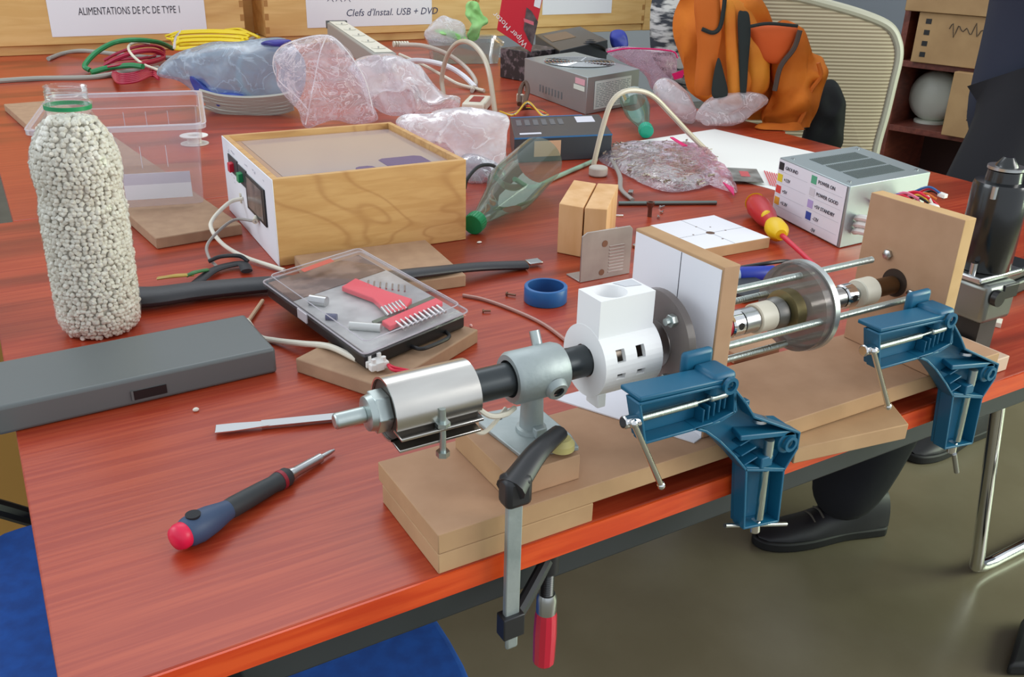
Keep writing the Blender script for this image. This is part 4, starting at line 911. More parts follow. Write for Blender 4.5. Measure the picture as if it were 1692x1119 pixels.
# ================================================================ clear bags in the middle
q1=T(560,215)
o=bag('plastic_bag','large clear crumpled bag with a tall rounded mouth behind the wooden box',[(450,100),(456,84),(470,72),(500,63),(539,58),(562,72),(589,106),(606,140),(616,170),(624,196),(600,204),(560,200),(530,205),(505,208),(490,178),(462,135)],q1,.055,-FN,bagm,5,nz=.018)
hm=B(); hm.tube([VF(x,y,q1-FN*.03) for x,y in ((539,60),(528,90),(520,130),(512,170),(505,206))],.0014,n=5,k=5); hm.tube([VF(x,y,q1-FN*.01) for x,y in ((509,182),(490,160),(460,132),(451,104),(462,80),(500,64),(539,59),(562,72),(590,108),(606,140),(618,190))],.0012,n=5,k=5)
s_=hm.build('seam',mat('seam_white',(232,230,232),.35),o)
q2=T(720,232)
bag('plastic_bag','milky crumpled clear bag heaped against the power strip and the box corner',[(582,112),(600,95),(640,86),(668,96),(700,118),(730,150),(762,176),(700,185),(660,190),(630,186),(606,150)],T(690,205),.06,-FN,bagm2,6,nz=.03,nf=18)
bag('plastic_bag','clear crumpled bag draped over the right rear corner of the wooden box',[(655,198),(690,188),(760,178),(838,186),(836,220),(838,276),(825,296),(800,302),(768,296),(762,262),(720,240),(664,215)],T(800,290),.035,-FN,bagm2,8,nz=.018,nf=18)
bag('plastic_bag','small silvery crumpled bag end by the right side of the wooden box',[(764,262),(790,258),(820,270),(838,284),(825,298),(795,302),(766,296)],T(800,300),.025,-FN,clear('bag_silver',(236,238,244),.3,.14,haze=.4,hazec=(214,218,226),bump=1,bscale=40,crease_glint=.5,cap=.5),9,nz=.012,nf=30)
cable('black_wire','short black wire arching at the right rear corner of the wooden box',[(768,312,.004),(772,296,.02),(790,276,.035),(812,273,.035),(828,284,.02)],.0032,blackr)
# ================================================================ power strip
a=VF(541,33,T(600,150)); b=VF(640,92,T(640,150))
t=thing('power_strip','grey and white multi-socket power strip propped up on the bags','power strip',T(610,110))
pa=T(556,36,.13); pb=T(636,88,.115); d=(pb-pa); dn=d.normalized(); sd=Vector((dn.y,-dn.x,0)).normalized(); sd=sd if sd.x>0 else -sd; hh=UPV
B().obox(pa-sd*.031-UPV*.05,d,sd*.062,UPV*.05).build('casing',mat('strip_grey',(158,156,150),.4),t,bev=.004)
pl=B().obox(pa-sd*.024+UPV*.0003+dn*.01,d*.97,sd*.048,UPV*.0025); pl.build('socket_plate',mat('strip_ivory',(224,222,208),.4),t,bev=.001)
B().obox(pa-sd*.033-UPV*.02-dn*.006,dn*.012,sd*.066,UPV*.024).build('end_cap',mat('dark_strip',(80,84,84),.4),t,bev=.002)
for k in range(5):
    c=pa+d*(.13+k*.19)+UPV*.0029; B().lathe(c,UPV,[(0,.019),(.0008,.019),(-.0002,.0165),(-.0002,0.001)],20,cap=False).build('socket',mat('socket_ivory',(206,202,186),.4),t)
    B().cyl(c+UPV*.0003,c+UPV*.004,.0022,n=8).build('earth_pin',steel,t)
cg=B(); 
for k in range(6): cg.lathe(T(650+k*4.4,73,.105),(T(676,72,.105)-T(650,73,.105)),[(0,.0085),(.004,.0085)],10)
cg.build('cord_grip',ivory,t)
B().tube([T(x,y,z) for x,y,z in ((660,74,.105),(700,76,.10),(740,90,.075),(770,112,.04),(786,135,.012),(780,150,.006))],.0062,n=8,k=6).build('cord',mat('cord_beige',(196,184,172),.4),t)
cable('power_cable','thick white cable arching from the milky bag down to the small red-white adapter',[(655,106,.05),(690,100,.06),(735,108,.05),(765,125,.025),(786,145,.006)],.0075,white)
cable('power_cable','second white cable looping just below the power strip toward the adapter',[(660,90,.06),(700,108,.04),(740,130,.02),(760,140,.008),(800,150,.006)],.005,ivory)
a,u,w=rect((800,172),(812,158),(765,168),.025); t=thing('red_adapter','small white adapter with a dark red face below the hose arch','adapter',a)
B().obox(a-UPV*.0245,u,w,UPV*.0245).build('shell',ivory,t,bev=.004); B().obox(a+u*.2+w*.25+UPV*.0002,u*.6,w*.5,UPV*.001).build('red_face',mat('dark_red',(150,28,46),.4),t)
# hose arches
def arch(name,label,p0,p1,px,r,m_,cat='hose'):
    a=T(*p0); b=T(*p1); n_=(b-a).cross(UPV).normalized(); pts=[V(x,y,a,n_) for x,y in px]
    for p in pts: p.z=max(p.z,TZ+r+.0005)
    return tag(B().tube(pts,r,n=10,k=7).build(name,m_),label,cat)
hosem=mat('hose_beige',(196,186,166),.28,coat=.3)
arch('hose','beige hose forming an upright arch beside the red adapter',(733,160),(815,190),[(733,158),(730,130),(738,95),(755,72),(775,70),(795,88),(808,120),(818,185)],.0062,hosem)
arch('hose','beige hose forming a wide arch over the bag of screws and the paper sheet',(982,280),(1172,258),[(980,285),(984,258),(996,210),(1010,170),(1030,152),(1055,150),(1080,160),(1110,190),(1140,222),(1172,256)],.0050,hosem)
# ================================================================ clear tub with green tissue
fr=T(824,106); fl_=T(718,106); t=thing('clear_tub','shallow clear tub with green tissue in front of the pine crates','container',fr.lerp(fl_,.5))
dxx=(fr-fl_).normalized(); dyy=Vector((-dxx.y,dxx.x,0)); w_=(fr-fl_).length; hh=ZAT(fl_,50)-TZ
def tb(e,z_): 
    p=[fl_-dxx*e-dyy*e,fr+dxx*e-dyy*e,fr+dxx*e+dyy*(.2+e),fl_-dxx*e+dyy*(.2+e)]; return rr_(p,.02,TZ+z_,4)
Ls=[tb(0,.001),tb(.01,hh*.55),tb(.016,hh*.56),tb(.018,hh*.66)]; n=len(Ls[0]); B().add(sum(Ls,[]),[(j*n+i,j*n+(i+1)%n,(j+1)*n+(i+1)%n,(j+1)*n+i) for j in range(3) for i in range(n)]+[tuple(range(n))]).build('tub',clear('tub_plastic',(226,232,232),.3,.12,haze=.36,hazec=(190,198,194)),t,ang=50)
bag('tissue_bag','clear crumpled film standing in the shallow tub under the handwritten sign',[(704,52),(718,34),(745,30),(768,42),(765,70),(730,74),(706,70)],T(740,104)+dyy*.08,.03,-FN,bagm2,12,cat='plastic bag',nz=.02)
grt=mat('tissue_green',(168,222,146),.6,c2=(140,204,118),nscale=14,bump=.5)
t2=thing('green_tissue','crumpled light-green tissue sticking up out of the shallow tub','tissue',T(788,104)+dyy*.08)
bag('upper_fold','',[(770,8),(778,0),(790,4),(796,22),(808,36),(796,46),(790,64),(776,66),(772,56),(780,44),(770,24)],T(788,104)+dyy*.08,.016,-FN,grt,13,nz=.014,nf=24,parent=t2)
bag('lower_fold','',[(718,50),(745,50),(770,62),(768,70),(750,64),(730,56)],T(745,104)+dyy*.06,.010,-FN,grt,14,nz=.006,nf=24,parent=t2)
# ================================================================ red motor box and dark patterned box
t=thing('motor_carton','black speckled carton with a tilted red front reading Wiper Motor','box',T(850,145))
bl=T(826,128); A_=T(869,136); u=A_-bl; hh=ZAT(A_,86)-TZ
un=u.normalized(); wn=UPV.cross(un)
speck=mat('speckled',(46,42,44),.5,c2=(112,100,104),nscale=60,lo=.5,hi=.62)
B().obox(bl+UPV*.0005,u,wn*.15,UPV*hh).build('carton',speck,t,bev=.002)
q=A_+UPV*hh
pr4=[VF(x,y,A_+un*0) for x,y in ((821,50),(877,87),(900,-16),(834,-30))]
rd=mat('carton_red',(206,32,52),.4)
fp=B().prism([p+UPV*.001 for p in pr4],FN*.012); fp.build('red_front',rd,t,bev=.001)
e0=(pr4[1]-pr4[0]).normalized(); e1=(pr4[3]-pr4[0]); e1=(e1-e0*e1.dot(e0)).normalized()
nf_=e0.cross(e1); nf_=nf_ if nf_.dot(FN)<0 else -nf_
xx=(pr4[3]-pr4[0]).normalized(); 
def onr(x,y,k=.0012): return VF(x,y,A_-FN*k)
Rh=Vector((math.cos(YAW),-math.sin(YAW),0)); xd_=(Rh*-.74+UPV*.67).normalized(); yd_=(Rh*-.67-UPV*.74).normalized()
writing('Wiper Motor',.0235,onr(873,73),xd_,yd_,mat('white_print',(236,232,232),.5),t,'print')
B().prism([onr(865,48,.0008),onr(873,66,.0008),onr(880,76,.0008),onr(889,36,.0008),onr(878,18,.0008),onr(870,12,.0008)],-FN*.0005).build('picture_panel',mat('panel_dark',(66,52,56),.4,c2=(110,96,96),nscale=40),t)
B().prism([onr(865,30,.0016),onr(866,36,.0016),onr(882,42,.0016),onr(882,36,.0016)],-FN*.0005).build('pink_stripe',mat('pink_print',(214,110,124),.5),t)
B().prism([onr(884,-2,.001),onr(882,10,.001),onr(892,14,.001),onr(895,0,.001)],-FN*.0005).build('white_tag',white,t)
# ================================================================ power supplies
def vent(par,o,u,w,n_,z_=.0004,m_=black):
    b=B()
    for k in range(n_): b.obox(o+w*(k/n_)+UPV*z_,u,w*(.55/n_),UPV*.0004)
    return b.build('vent_slots',m_,par)
hp=ZAT(T(971,190),128)-TZ
a,u,w=rect((971,128),(1057,114),(867,96),hp,True)
t=thing('power_supply','silver-grey PC power supply with a round wire fan grille on top','power supply',a-UPV*hp)
B().obox(a-UPV*(hp-.0006),u,w,UPV*(hp-.0006)).build('case',psu,t,bev=.0012)
c=a+u*.5+w*.52; rr=min(u.length,w.length)*.42
fg=B()
for k in range(8): fg.tube([c+UPV*.0035+Vector((math.cos(a_/28*2*PI),math.sin(a_/28*2*PI),0))*rr*(1-.115*k) for a_ in range(28)],.0011,n=5,k=1,closed=True)
for k in range(4):
    dv=Vector((math.cos(PI/4+k*PI/2),math.sin(PI/4+k*PI/2),0)); fg.tube([c+UPV*.003+dv*.012,c+UPV*.003+dv*rr*1.05],.0013,n=5,k=1)
fg.build('fan_grille',chrome,t)
B().cyl(c+UPV*.0002,c+UPV*.0007,rr*.98,n=40).build('fan_opening',mat('fan_dark',(26,26,28),.5),t)
B().cyl(c+UPV*.0008,c+UPV*.0016,rr*.34,n=24).build('fan_hub',mat('fan_hub_m',(120,122,120),.4),t)
un,wn=u.normalized(),w.normalized()
f0=a-UPV*hp-wn*.0006; B().obox(f0+u*.14+UPV*hp*.10,u*.70,wn*-.0004,UPV*hp*.76).build('spec_label',mat('label_mint',(206,226,222),.5),t)
lt=B()
random.seed(9)
for r_ in range(14):
    x=.17
    while x<.8:
        l=random.uniform(.03,.12); lt.obox(f0+u*x+UPV*hp*(.16+r_*.047)-wn*.0005,u*min(l,.82-x),wn*-.0001,UPV*hp*.015); x+=l+.02
lt.build('fine_print',mat('fine_ink',(110,140,140),.6),t)
side=a-UPV*hp-un*.0006
B().obox(side+w*.03+UPV*hp*.80-UPV*.004,w*.14,un*-.0004,UPV*hp*.16).build('warranty_sticker',mat('sticker_pink',(220,170,180),.5),t)
B().obox(side+w*.03+UPV*hp*.60,w*.16,un*-.0004,UPV*hp*.13).build('warranty_sticker',mat('sticker_pale',(214,226,214),.5),t)
sv=B()
for k in range(8): sv.obox(side+w*(.36+k*.05)+UPV*hp*.18,w*.018,un*-.0003,UPV*hp*.2)
sv.build('side_slots',mat('slot_grey',(110,118,120),.5),t)
# wires of it
wcol=[('black',(24,24,26)),('yellow',(220,180,40)),('red',(190,40,40)),('orange',(210,110,40)),('black',(30,30,30)),('white',(220,214,200)),('yellow',(220,180,40))]
t=thing('wire_bundle','bundle of yellow, red and black supply wires beside the silver power supply','wires',T(870,185))
for j,(nm,cc) in enumerate(wcol):
    B().tube([T(x,y,z+j*.002) for x,y,z in ((826,190-j,.004),(850,184+j,.01),(872,180-j*2,.016),(895,182+j*1.5,.018),(906,190,.008))],.0020,n=6,k=5).build(nm+'_wire',mat('wire_'+nm,cc,.4),t)
B().tube([T(x,y,z) for x,y,z in ((865,178,.02),(872,150,.03),(868,136,.045),(860,148,.03),(858,172,.012))],.006,n=8,k=6).build('black_loop',mat('brown_loop',(84,54,36),.5),t)
B().cbox(T(860,162,.016),Vector((.012,0,0)),Vector((0,.02,0)),UPV*.02).build('plug',ivory,t,bev=.001)
# black supply behind
a,u,w=rect((925,84),(1004,66),(885,57),.09,True)
t=thing('black_supply','black power unit behind the silver power supply, with coiled black leads','power supply',a-UPV*.09)
B().obox(a-UPV*.0895,u,w,UPV*.0895).build('case',mat('case_black',(46,48,50),.35),t,bev=.002)
B().obox(a+u*.08+w*.45+UPV*.0003,u*.5,w*.4,UPV*.0006).build('tan_label',mat('tan_label_m',(120,96,72),.5),t)
for j in range(7): B().tube([T(x,y+j*2.2-6,z+.002*j) for x,y,z in ((950,72,.06),(975,64,.08),(998,72,.06),(1000,84,.02),(975,88,.02))],.0045,n=6,k=5).build('black_lead',blackr,t)
tag(bag('blue_pouch','x',[(1012,52),(1030,50),(1038,66),(1034,82),(1014,82),(1008,66)],T(1022,96),.02,-FN,mat('pouch_blue',(44,56,150),.5),22,nz=.01),'small dark blue pouch behind the black power unit by the pine post','pouch')
# labelled supply in front
A0_=T(1387,411); hp=ZAT(A0_,308)-TZ
a,u,w=rect((1405,308),(1289,260),(1538,284),hp,True)
t=thing('labelled_supply','grey PC power supply with a white colour-coded voltage chart on its face','power supply',a-UPV*hp)
B().obox(a-UPV*(hp-.0006),u,w,UPV*(hp-.0006)).build('case',psu,t,bev=.0012)
un,wn=u.normalized(),w.normalized()
f0=a-UPV*hp-wn*.0006
B().obox(f0+u*.03+UPV*hp*.03,u*.965,wn*-.0004,UPV*hp*.95).build('voltage_chart',mat('chart_paper',(226,226,236),.6),t)
cols=[(.90,'GROUND','POWER ON'),(.70,'+12V','POWER GOOD'),(.50,'+5V','+5V STANDBY'),(.30,'+3.3V','-12V'),(.11,'','-5V')]
c1_=[(40,38,44),(226,204,50),(216,70,66),(224,160,50)]; c2_=[(86,168,132),(206,204,212),(178,160,212),(54,76,160)]
for k,(zf,l1,l2) in enumerate(cols):
    for uu,ll,cl in ((.985,l1,c1_),(.50,l2,c2_)):
        if k<4: B().obox(f0+u*(uu-.075)+UPV*hp*(zf-.09)-wn*.0006,u*.075,wn*-.0002,UPV*hp*.13).build('colour_square',mat('sq%d%d'%(k,uu>.6),cl[k],.6),t)
        if ll: writing(ll,.0078,f0+u*(uu-.10)+UPV*hp*(zf-.055)-wn*.0008,-un,UPV,ink,t,'printed_label')
        B().obox(f0+u*(uu-.44)+UPV*hp*(zf-.115)-wn*.0006,u*.43,wn*-.0001,UPV*.0003).build('chart_line',mat('chart_line_m',(170,170,180),.6),t)
for k in range(3):
    o_=a+u*(.62-.24*k)+w*.22; vent(t,o_,u*.20,w*.60,24,m_=mat('slot_shadow',(98,108,106),.5))
for f_ in (.10,.90): 
    for g_ in (.08,.92): B().cyl(a+u*f_+w*g_+UPV*.0002,a+u*f_+w*g_+UPV*.0014,.003,n=12).build('screw',steel,t)
side=a-UPV*hp-un*.0006
t=thing('wire_bundle','spray of coloured supply wires with white plugs leaving the labelled power supply','wires',a+w*.6)
wc=[('red',(200,40,50)),('pink',(220,120,150)),('yellow',(220,190,50)),('orange',(220,120,50)),('blue',(50,100,160)),('red',(200,40,50)),('black',(30,30,30)),('white',(220,220,214))]
for j,(nm,cc) in enumerate(wc*2):
    o_=a-un*.002+w*(.30+.03*j)-UPV*(.030+.004*(j%4)); random.seed(j)
    e_=o_-un*(.05+.02*random.random())+wn*random.uniform(-.02,.05)+UPV*(random.random()*.03-.005)
    B().tube([o_,o_-un*.018+UPV*.010,(o_+e_)/2+UPV*.016-un*.01,e_],.0019,n=6,k=5).build(nm+'_wire',mat('wire_'+nm,cc,.4),t)
    if j%3==0: B().cbox(e_,-un*.014,wn*.009,UPV*.006).build('white_plug',mat('plug_white',(230,228,222),.4),t,bev=.0008)
o_=a+w*.14-un*.002-UPV*.05
for k in range(3): B().tube([o_-UPV*.010*k,o_-un*.012-UPV*(.010*k-.004),o_-un*.03-UPV*.010*k+wn*.02],.005,n=8,k=5).build('white_plug',mat('plug_white'),t)
# ================================================================ blue-black carton and roll
hb=ZAT(T(850,270),228)-TZ
a,u,w=rect((850,228),(1012,221),(843,194),hb,True)
t=thing('black_carton','flat black carton with blue edges and a white sticker beside the silver power supply','box',a-UPV*hb)
B().obox(a-UPV*(hb-.0006),u,w,UPV*(hb-.0006)).build('carton',mat('carton_black',(52,56,62),.35),t,bev=.0015)
un,wn=u.normalized(),w.normalized(); be=mat('edge_blue',(48,104,156),.4)
B().obox(a-wn*.0005-UPV*.003,u,wn*-.0004,UPV*.003).build('blue_edge',be,t); B().obox(a+w*.96+UPV*.0002,u*.8,w*.04,UPV*.0003).build('blue_edge',be,t)
B().obox(a+u*.70+w*.60+UPV*.0003,u*.2,w*.3,UPV*.0004).build('white_sticker',mat('sticker_white',(214,214,224),.5),t)
b=B()
for k in range(6): b.obox(a+u*(.05+.09*k)+w*.55+UPV*.0003,u*.055,w*.28,UPV*.0002)
b.build('grey_print',mat('print_grey',(92,96,102),.4),t)
B().obox(a+u*.2-UPV*hb*.78-wn*.0007,u*.27,wn*-.0004,UPV*hb*.62).build('tan_window',mat('tan_card',(198,160,130),.6),t)
B().obox(a+u*.06+w*.12+UPV*.0003,u*.22,w*.07,UPV*.0003).build('white_print',mat('sticker_white'),t)
# ================================================================ PET bottles
def petb(label,p0,p1,rb,Lb,tint,capm):
    d=(p1-p0).normalized(); t=thing('clear_bottle',label,'bottle',p0)
    B().lathe(p0,d,[(-.018,.0145),(-.017,.0155),(0,.0155),(.0005,.0135)],24).build('green_cap',capm,t,ang=40)
    rg=B()
    for k in range(24): a_=2*PI*k/24; uu,ww=basis(d); q_=p0+(uu*math.cos(a_)+ww*math.sin(a_))*.0156; rg.cyl(q_-d*.016,q_-d*.001,.0006,n=4)
    rg.build('cap_ribs',capm,t)
    B().lathe(p0,d,[(0,.0125),(.012,.0125),(.03,.016),(.06,.0225),(.095,.030),(.125,rb),(.15,rb*1.02),(Lb,rb)],36,cap=False).build('bottle_body',clear('pet_'+label[:5],tint,.2,.06,haze=.20,hazec=(170,188,176),cap=.4),t,ang=60)
p0=T(789,364,.018); dd_=T(960,258,.0)-T(789,364,.0); p1=p0+dd_.normalized()*.24; p1.z=p0.z+.24*.155
petb('green-tinted cut bottle lying with its green cap toward the tape ring',p0,p1,.041,.25,(196,218,204),green)
p0=T(1066,212,.020); p1=T(1040,150,.070); 
petb('aqua bottle leaning upside down with its green cap against the silver power supply',p0,p1,.030,.11,(170,220,206),mat('aqua_green',(20,160,128),.3))
arch('hose','grey-green hose curling inside the tinted cut bottle and down to the desk',(870,318),(985,268),[(850,296),(880,310),(920,312),(955,298),(975,276),(985,266)],.0042,mat('hose_green',(140,168,146),.35))
# white round felt and disc by the blocks
c=T(988,288,.012); tag(B().cyl(T(988,290,.0006),T(988,290,.0006)+UPV*.017,.0175,n=36).build('grey_puck',mat('puck',(182,174,164),.6),bev=.003),'round pale grey puck behind the two wooden blocks','puck')
# ================================================================ paper sheet with card, bags
a,u,w=rect((1013,239),(1181,213),(1228,336),.0012)
tag(B().obox(a-UPV*.0009,u,w,UPV*.0006).build('paper_sheet',mat('sheet_white',(236,236,232),.8),smooth=False),'large blank white paper sheet lying under the bag of screws','paper')
cq=T(1236,290,.0035); t=thing('photo_card','small dark card with a red patch lying on the white paper sheet','card',cq)
a,u,w=rect((1262,302),(1250,280),(1208,294),.006)
B().prism([a,a+u,a+u+w,a+w],UPV*.001).build('card',mat('card_dark',(96,104,102),.3,c2=(150,156,154),nscale=30),t)
B().prism([a+u*.35+w*.35+UPV*.0012,a+u*.75+w*.35+UPV*.0012,a+u*.75+w*.65+UPV*.0012,a+u*.35+w*.65+UPV*.0012],UPV*.0002).build('red_patch',mat('patch_red',(196,90,96),.4),t)
b=B(); 
for k in range(7): b.obox(T(1262+k*4,282+k*1.0,.0022),T(1272+k*4,306+k,.0022)-T(1262+k*4,282+k,.0022),T(1264+k*4,282+k,.0022)-T(1262+k*4,282+k,.0022),UPV*.0003)
tag(b.build('barcode_slip',mat('bar_red',(206,92,100),.5),smooth=False),'slip of red printed bars on the white paper beside the dark card','paper')
# bag of screws
q=T(1100,312)
out=[(989,262),(1015,244),(1066,238),(1140,240),(1175,262),(1190,290),(1155,312),(1101,316),(1055,300),(1020,282)]
t=thing('screw_bag','clear bag of bright screws lying on the white sheet behind the template board','plastic bag',T(1100,285))
fl2=[T(x,y,.004) for x,y in out]
B().pillow(fl2,UPV,.024,nz=.006,nf=22,rings=9,seed=31,flatbase=TZ+.0014,back=.1).build('bag_film',clear('screwbag_film',(246,240,246),.14,.14,haze=.14,hazec=(236,226,236),bump=.8,bscale=40,crease_glint=.35,cap=.3),t,ang=60)
scm=mat('screws_bright',(196,188,172),.4,.45,c2=(150,138,120),nscale=60)
sb=B(); random.seed(5); cc=T(1095,280); 
def inside(p): 
    x,y=proj(p); k=False; n=len(out)
    for i in range(n):
        (x1,y1),(x2,y2)=out[i],out[(i+1)%n]
        if (y1>y)!=(y2>y) and x<(x2-x1)*(y-y1)/(y2-y1)+x1: k=not k
    return k
cnt=0
while cnt<420:
    px_,py_=random.uniform(995,1185),random.uniform(242,312); p=T(px_,py_,.004)
    if not inside(p): continue
    cnt+=1; p.z=TZ+.004+random.random()*.014; an=random.gauss(.2,.5); d=Vector((math.cos(an),math.sin(an),random.uniform(-.2,.2))).normalized()
    sb.lathe(p,d,[(0,.0026),(.0018,.0024),(.002,.0012),(.016,.0010)],6)
o=sb.build('screws',scm,t,ang=50); o['kind']='stuff'
# pink zip bags
pinkm=clear('bag_pink',(250,232,242),.14,.14,haze=.18,hazec=(244,216,232),bump=.8,bscale=36,crease_glint=.35,cap=.3)
fl3=[T(x,y,.004) for x,y in ((1125,236),(1150,240),(1185,268),(1214,300),(1214,318),(1180,308),(1160,296),(1140,268))]
tg=B().pillow(fl3,UPV,.018,nz=.006,nf=24,rings=7,seed=33,flatbase=TZ+.0016,back=.1).build('zip_bag',pinkm,ang=60); tag(tg,'pinkish zip bag with magenta seal beside the bag of screws','plastic bag')
mg=mat('magenta',(224,30,112),.4)
B().prism([T(1107,228,.020),T(1112,228,.020),T(1136,242,.018),T(1128,243,.018)],UPV*.002).build('seal',mg,tg); B().prism([T(1194,302,.012),T(1212,312,.010),T(1213,324,.008)],UPV*.002).build('seal',mg,tg)
q=T(1030,135)+FN*.02
pb_=bag('zip_bag','tall pink-tinted zip bag standing behind the silver power supply',[(1000,86),(1030,78),(1075,80),(1112,84),(1120,110),(1105,140),(1080,150),(1062,120)],T(1085,160),.03,-FN,pinkm,35,nz=.014,nf=16)
B().tube([VF(x,y,T(1085,160)-FN*.02) for x,y in ((1003,86),(1040,80),(1108,84),(1120,96))],.0024,n=6,k=4).build('seal',mg,pb_)
B().prism([VF(x,y,T(1085,160)-FN*.034) for x,y in ((1110,122),(1132,114),(1128,128),(1114,132))],-FN*.002).build('seal',mg,pb_)
bag('plastic_bag','clear crumpled bag bulging between the pink zip bag and the backpack',[(1080,152),(1084,136),(1098,128),(1120,138),(1142,160),(1152,190),(1140,204),(1110,190),(1090,172)],T(1130,205),.028,-FN,bagm2,37,nz=.012,nf=22)
bag('plastic_bag','clear wrinkled bag with a pointed end lying at the foot of the backpack',[(1150,196),(1165,166),(1200,154),(1255,154),(1268,168),(1240,190),(1215,206),(1180,206)],T(1195,212),.028,-FN,bagm2,38,nz=.012,nf=22)
# ================================================================ chair with mesh back, backpack
cp_=Vector((1.95,1.75,TZ))
def VC(x,y,off=0): return VF(x,y,cp_+FN*off)
t=thing('mesh_chair','office chair with a beige mesh back and pale frame behind the orange backpack','chair',(VC(1350,200).x,VC(1350,200).y,0))
out=[(1225,-12),(1300,-8),(1370,8),(1430,26),(1468,44),(1482,68),(1484,96),(1474,140),(1462,190),(1448,240),(1438,290),(1425,330),(1200,330),(1190,200)]
pts=[VC(x,y) for x,y in out]
meshm=mat('mesh_beige',(176,160,138),.8)
nt=meshm.node_tree; b_=nt.nodes['Principled BSDF']; tc=nt.nodes.new('ShaderNodeTexCoord'); wv_=nt.nodes.new('ShaderNodeTexWave'); wv_.bands_direction='Z'; wv_.inputs['Scale'].default_value=34; nt.links.new(tc.outputs['Object'],wv_.inputs[0]); cr=nt.nodes.new('ShaderNodeValToRGB'); cr.color_ramp.elements[0].color=lin((128,112,92)); cr.color_ramp.elements[1].color=lin((184,170,148)); nt.links.new(wv_.outputs[0],cr.inputs[0]); nt.links.new(cr.outputs[0],b_.inputs['Base Color'])
bp=nt.nodes.new('ShaderNodeBump'); bp.inputs['Strength'].default_value=.5; bp.inputs['Distance'].default_value=.003; nt.links.new(wv_.outputs[0],bp.inputs['Height']); nt.links.new(bp.outputs[0],b_.inputs['Normal'])
B().pillow(pts,-FN,.02,nz=0,rings=8,sub=4).build('mesh_back',meshm,t,ang=60)
B().tube([VC(x,y) for x,y in out[:12]],.013,n=10,k=5).build('back_frame',mat('frame_cream',(178,175,160),.4),t)
b0=VC(1300,330,.06); g=(b0.x,b0.y)
B().tube([VC(1300,250,.03),VC(1300,330,.09),Vector((g[0]+.04,g[1]+.08,.50))],.018,n=10,k=5).build('back_stem',dark,t)
sc_=Vector((g[0]+.20,g[1]+.10,0)); 
B().sph(sc_+UPV*.47,.24,24,(1,1,.16)).build('seat',mat('seat_grey',(90,88,84),.8),t); B().cyl(sc_+UPV*.10,sc_+UPV*.44,.025).build('gas_column',chrome,t)
for k in range(5):
    d=Vector((math.cos(k*2*PI/5),math.sin(k*2*PI/5),0)); B().tube([sc_+UPV*.11,sc_+d*.27+UPV*.08],.018,n=8,k=1).build('leg',dark,t)
    B().sph(sc_+d*.27+UPV*.031,.03,12).build('caster',black,t)
# backpack
bpq=Vector((1.68,1.52,TZ))
def VB(x,y,off=0): return VF(x,y,bpq+FN*off)
t=thing('backpack','orange backpack with black strap slots slumped against the mesh chair','backpack',VB(1240,235))
def bl_(name,o,th,off,m_,seed,nz=.01,nf=10,base=TZ+.002,pw=.5): 
    return B().pillow([VB(x,y,off) for x,y in o],-FN,th,nz=nz,nf=nf,rings=10,seed=seed,flatbase=base,pw=pw).build(name,m_,t,ang=60)
bl_('main_compartment',[(1112,60),(1122,10),(1150,-20),(1230,-24),(1262,6),(1282,50),(1292,100),(1290,150),(1275,185),(1262,206),(1220,196),(1150,160),(1135,130)],.07,.06,orange,41,nz=.03,nf=8,pw=.75)
bl_('side_pocket',[(1278,44),(1318,42),(1338,80),(1362,96),(1366,120),(1352,150),(1336,180),(1330,206),(1325,246),(1306,240),(1268,212),(1262,190),(1276,140)],.05,.02,orange,42,nz=.03,nf=12,pw=.8)
bl_('orange_flap',[(1200,0),(1235,10),(1262,60),(1272,110),(1268,150),(1240,160),(1225,120),(1215,60)],.03,.0,mat('orange_light',(224,140,32),.7,c2=(206,110,18),nscale=8,bump=.3,bscale=60),43)
bl_('shoulder_strap',[(1148,-10),(1185,-14),(1192,40),(1188,90),(1180,150),(1160,158),(1148,150),(1152,80)],.012,-.03,mat('orange_dark',(196,98,16),.75),44,nz=.004)
bl_('shoulder_strap',[(1196,6),(1214,10),(1218,60),(1224,110),(1226,158),(1206,158),(1200,100)],.012,-.035,mat('orange_light'),45,nz=.004)
bl_('black_gap',[(1219,26),(1228,18),(1238,24),(1240,60),(1236,110),(1232,160),(1224,160),(1221,100)],.006,-.048,mat('strap_black',(28,36,34),.8),46,nz=.002)
bl_('black_gap',[(1186,96),(1196,120),(1202,158),(1176,158)],.006,-.050,mat('strap_black'),47,nz=.002)
B().tube([VB(x,y,-.045) for x,y in ((1160,48),(1178,54),(1190,44),(1196,12),(1198,-10))],.005,n=6,k=5).build('black_piping',mat('strap_black'),t)
B().tube([VB(x,y,-.045) for x,y in ((1322,50),(1312,80),(1290,110),(1280,150))],.006,n=6,k=5,).build('zip_line',mat('zip_dark',(70,56,48),.6),t)
bl_('zip_flap',[(1236,44),(1268,40),(1316,44),(1308,74),(1290,104),(1262,100),(1246,76)],.022,-.02,mat('orange_red',(208,86,24),.75,bump=.3,nscale=60),51,nz=.006)
B().tube([VB(x,y,-.05) for x,y in ((1238,44),(1270,39),(1318,43))],.004,n=6,k=5).build('black_trim',mat('strap_black'),t)
B().tube([VB(x,y,-.03) for x,y in ((1352,104),(1356,126),(1340,150),(1332,180),(1320,204))],.005,n=6,k=5).build('side_seam',mat('orange_dark'),t)
bl_('bottom_panel',[(1250,208),(1290,204),(1322,206),(1328,246),(1290,236),(1256,220)],.02,-.04,orange,48)
tag(bag('black_pouch','black soft pouch hanging between the backpack and the mesh chair back',[(1338,150),(1368,132),(1386,140),(1396,170),(1394,215),(1384,250),(1326,250),(1330,205)],bpq+FN*.06,.03,-FN,mat('pouch_black',(24,26,30),.7,bump=.4,nscale=50),49,nz=.008,base=.55),None,'pouch')
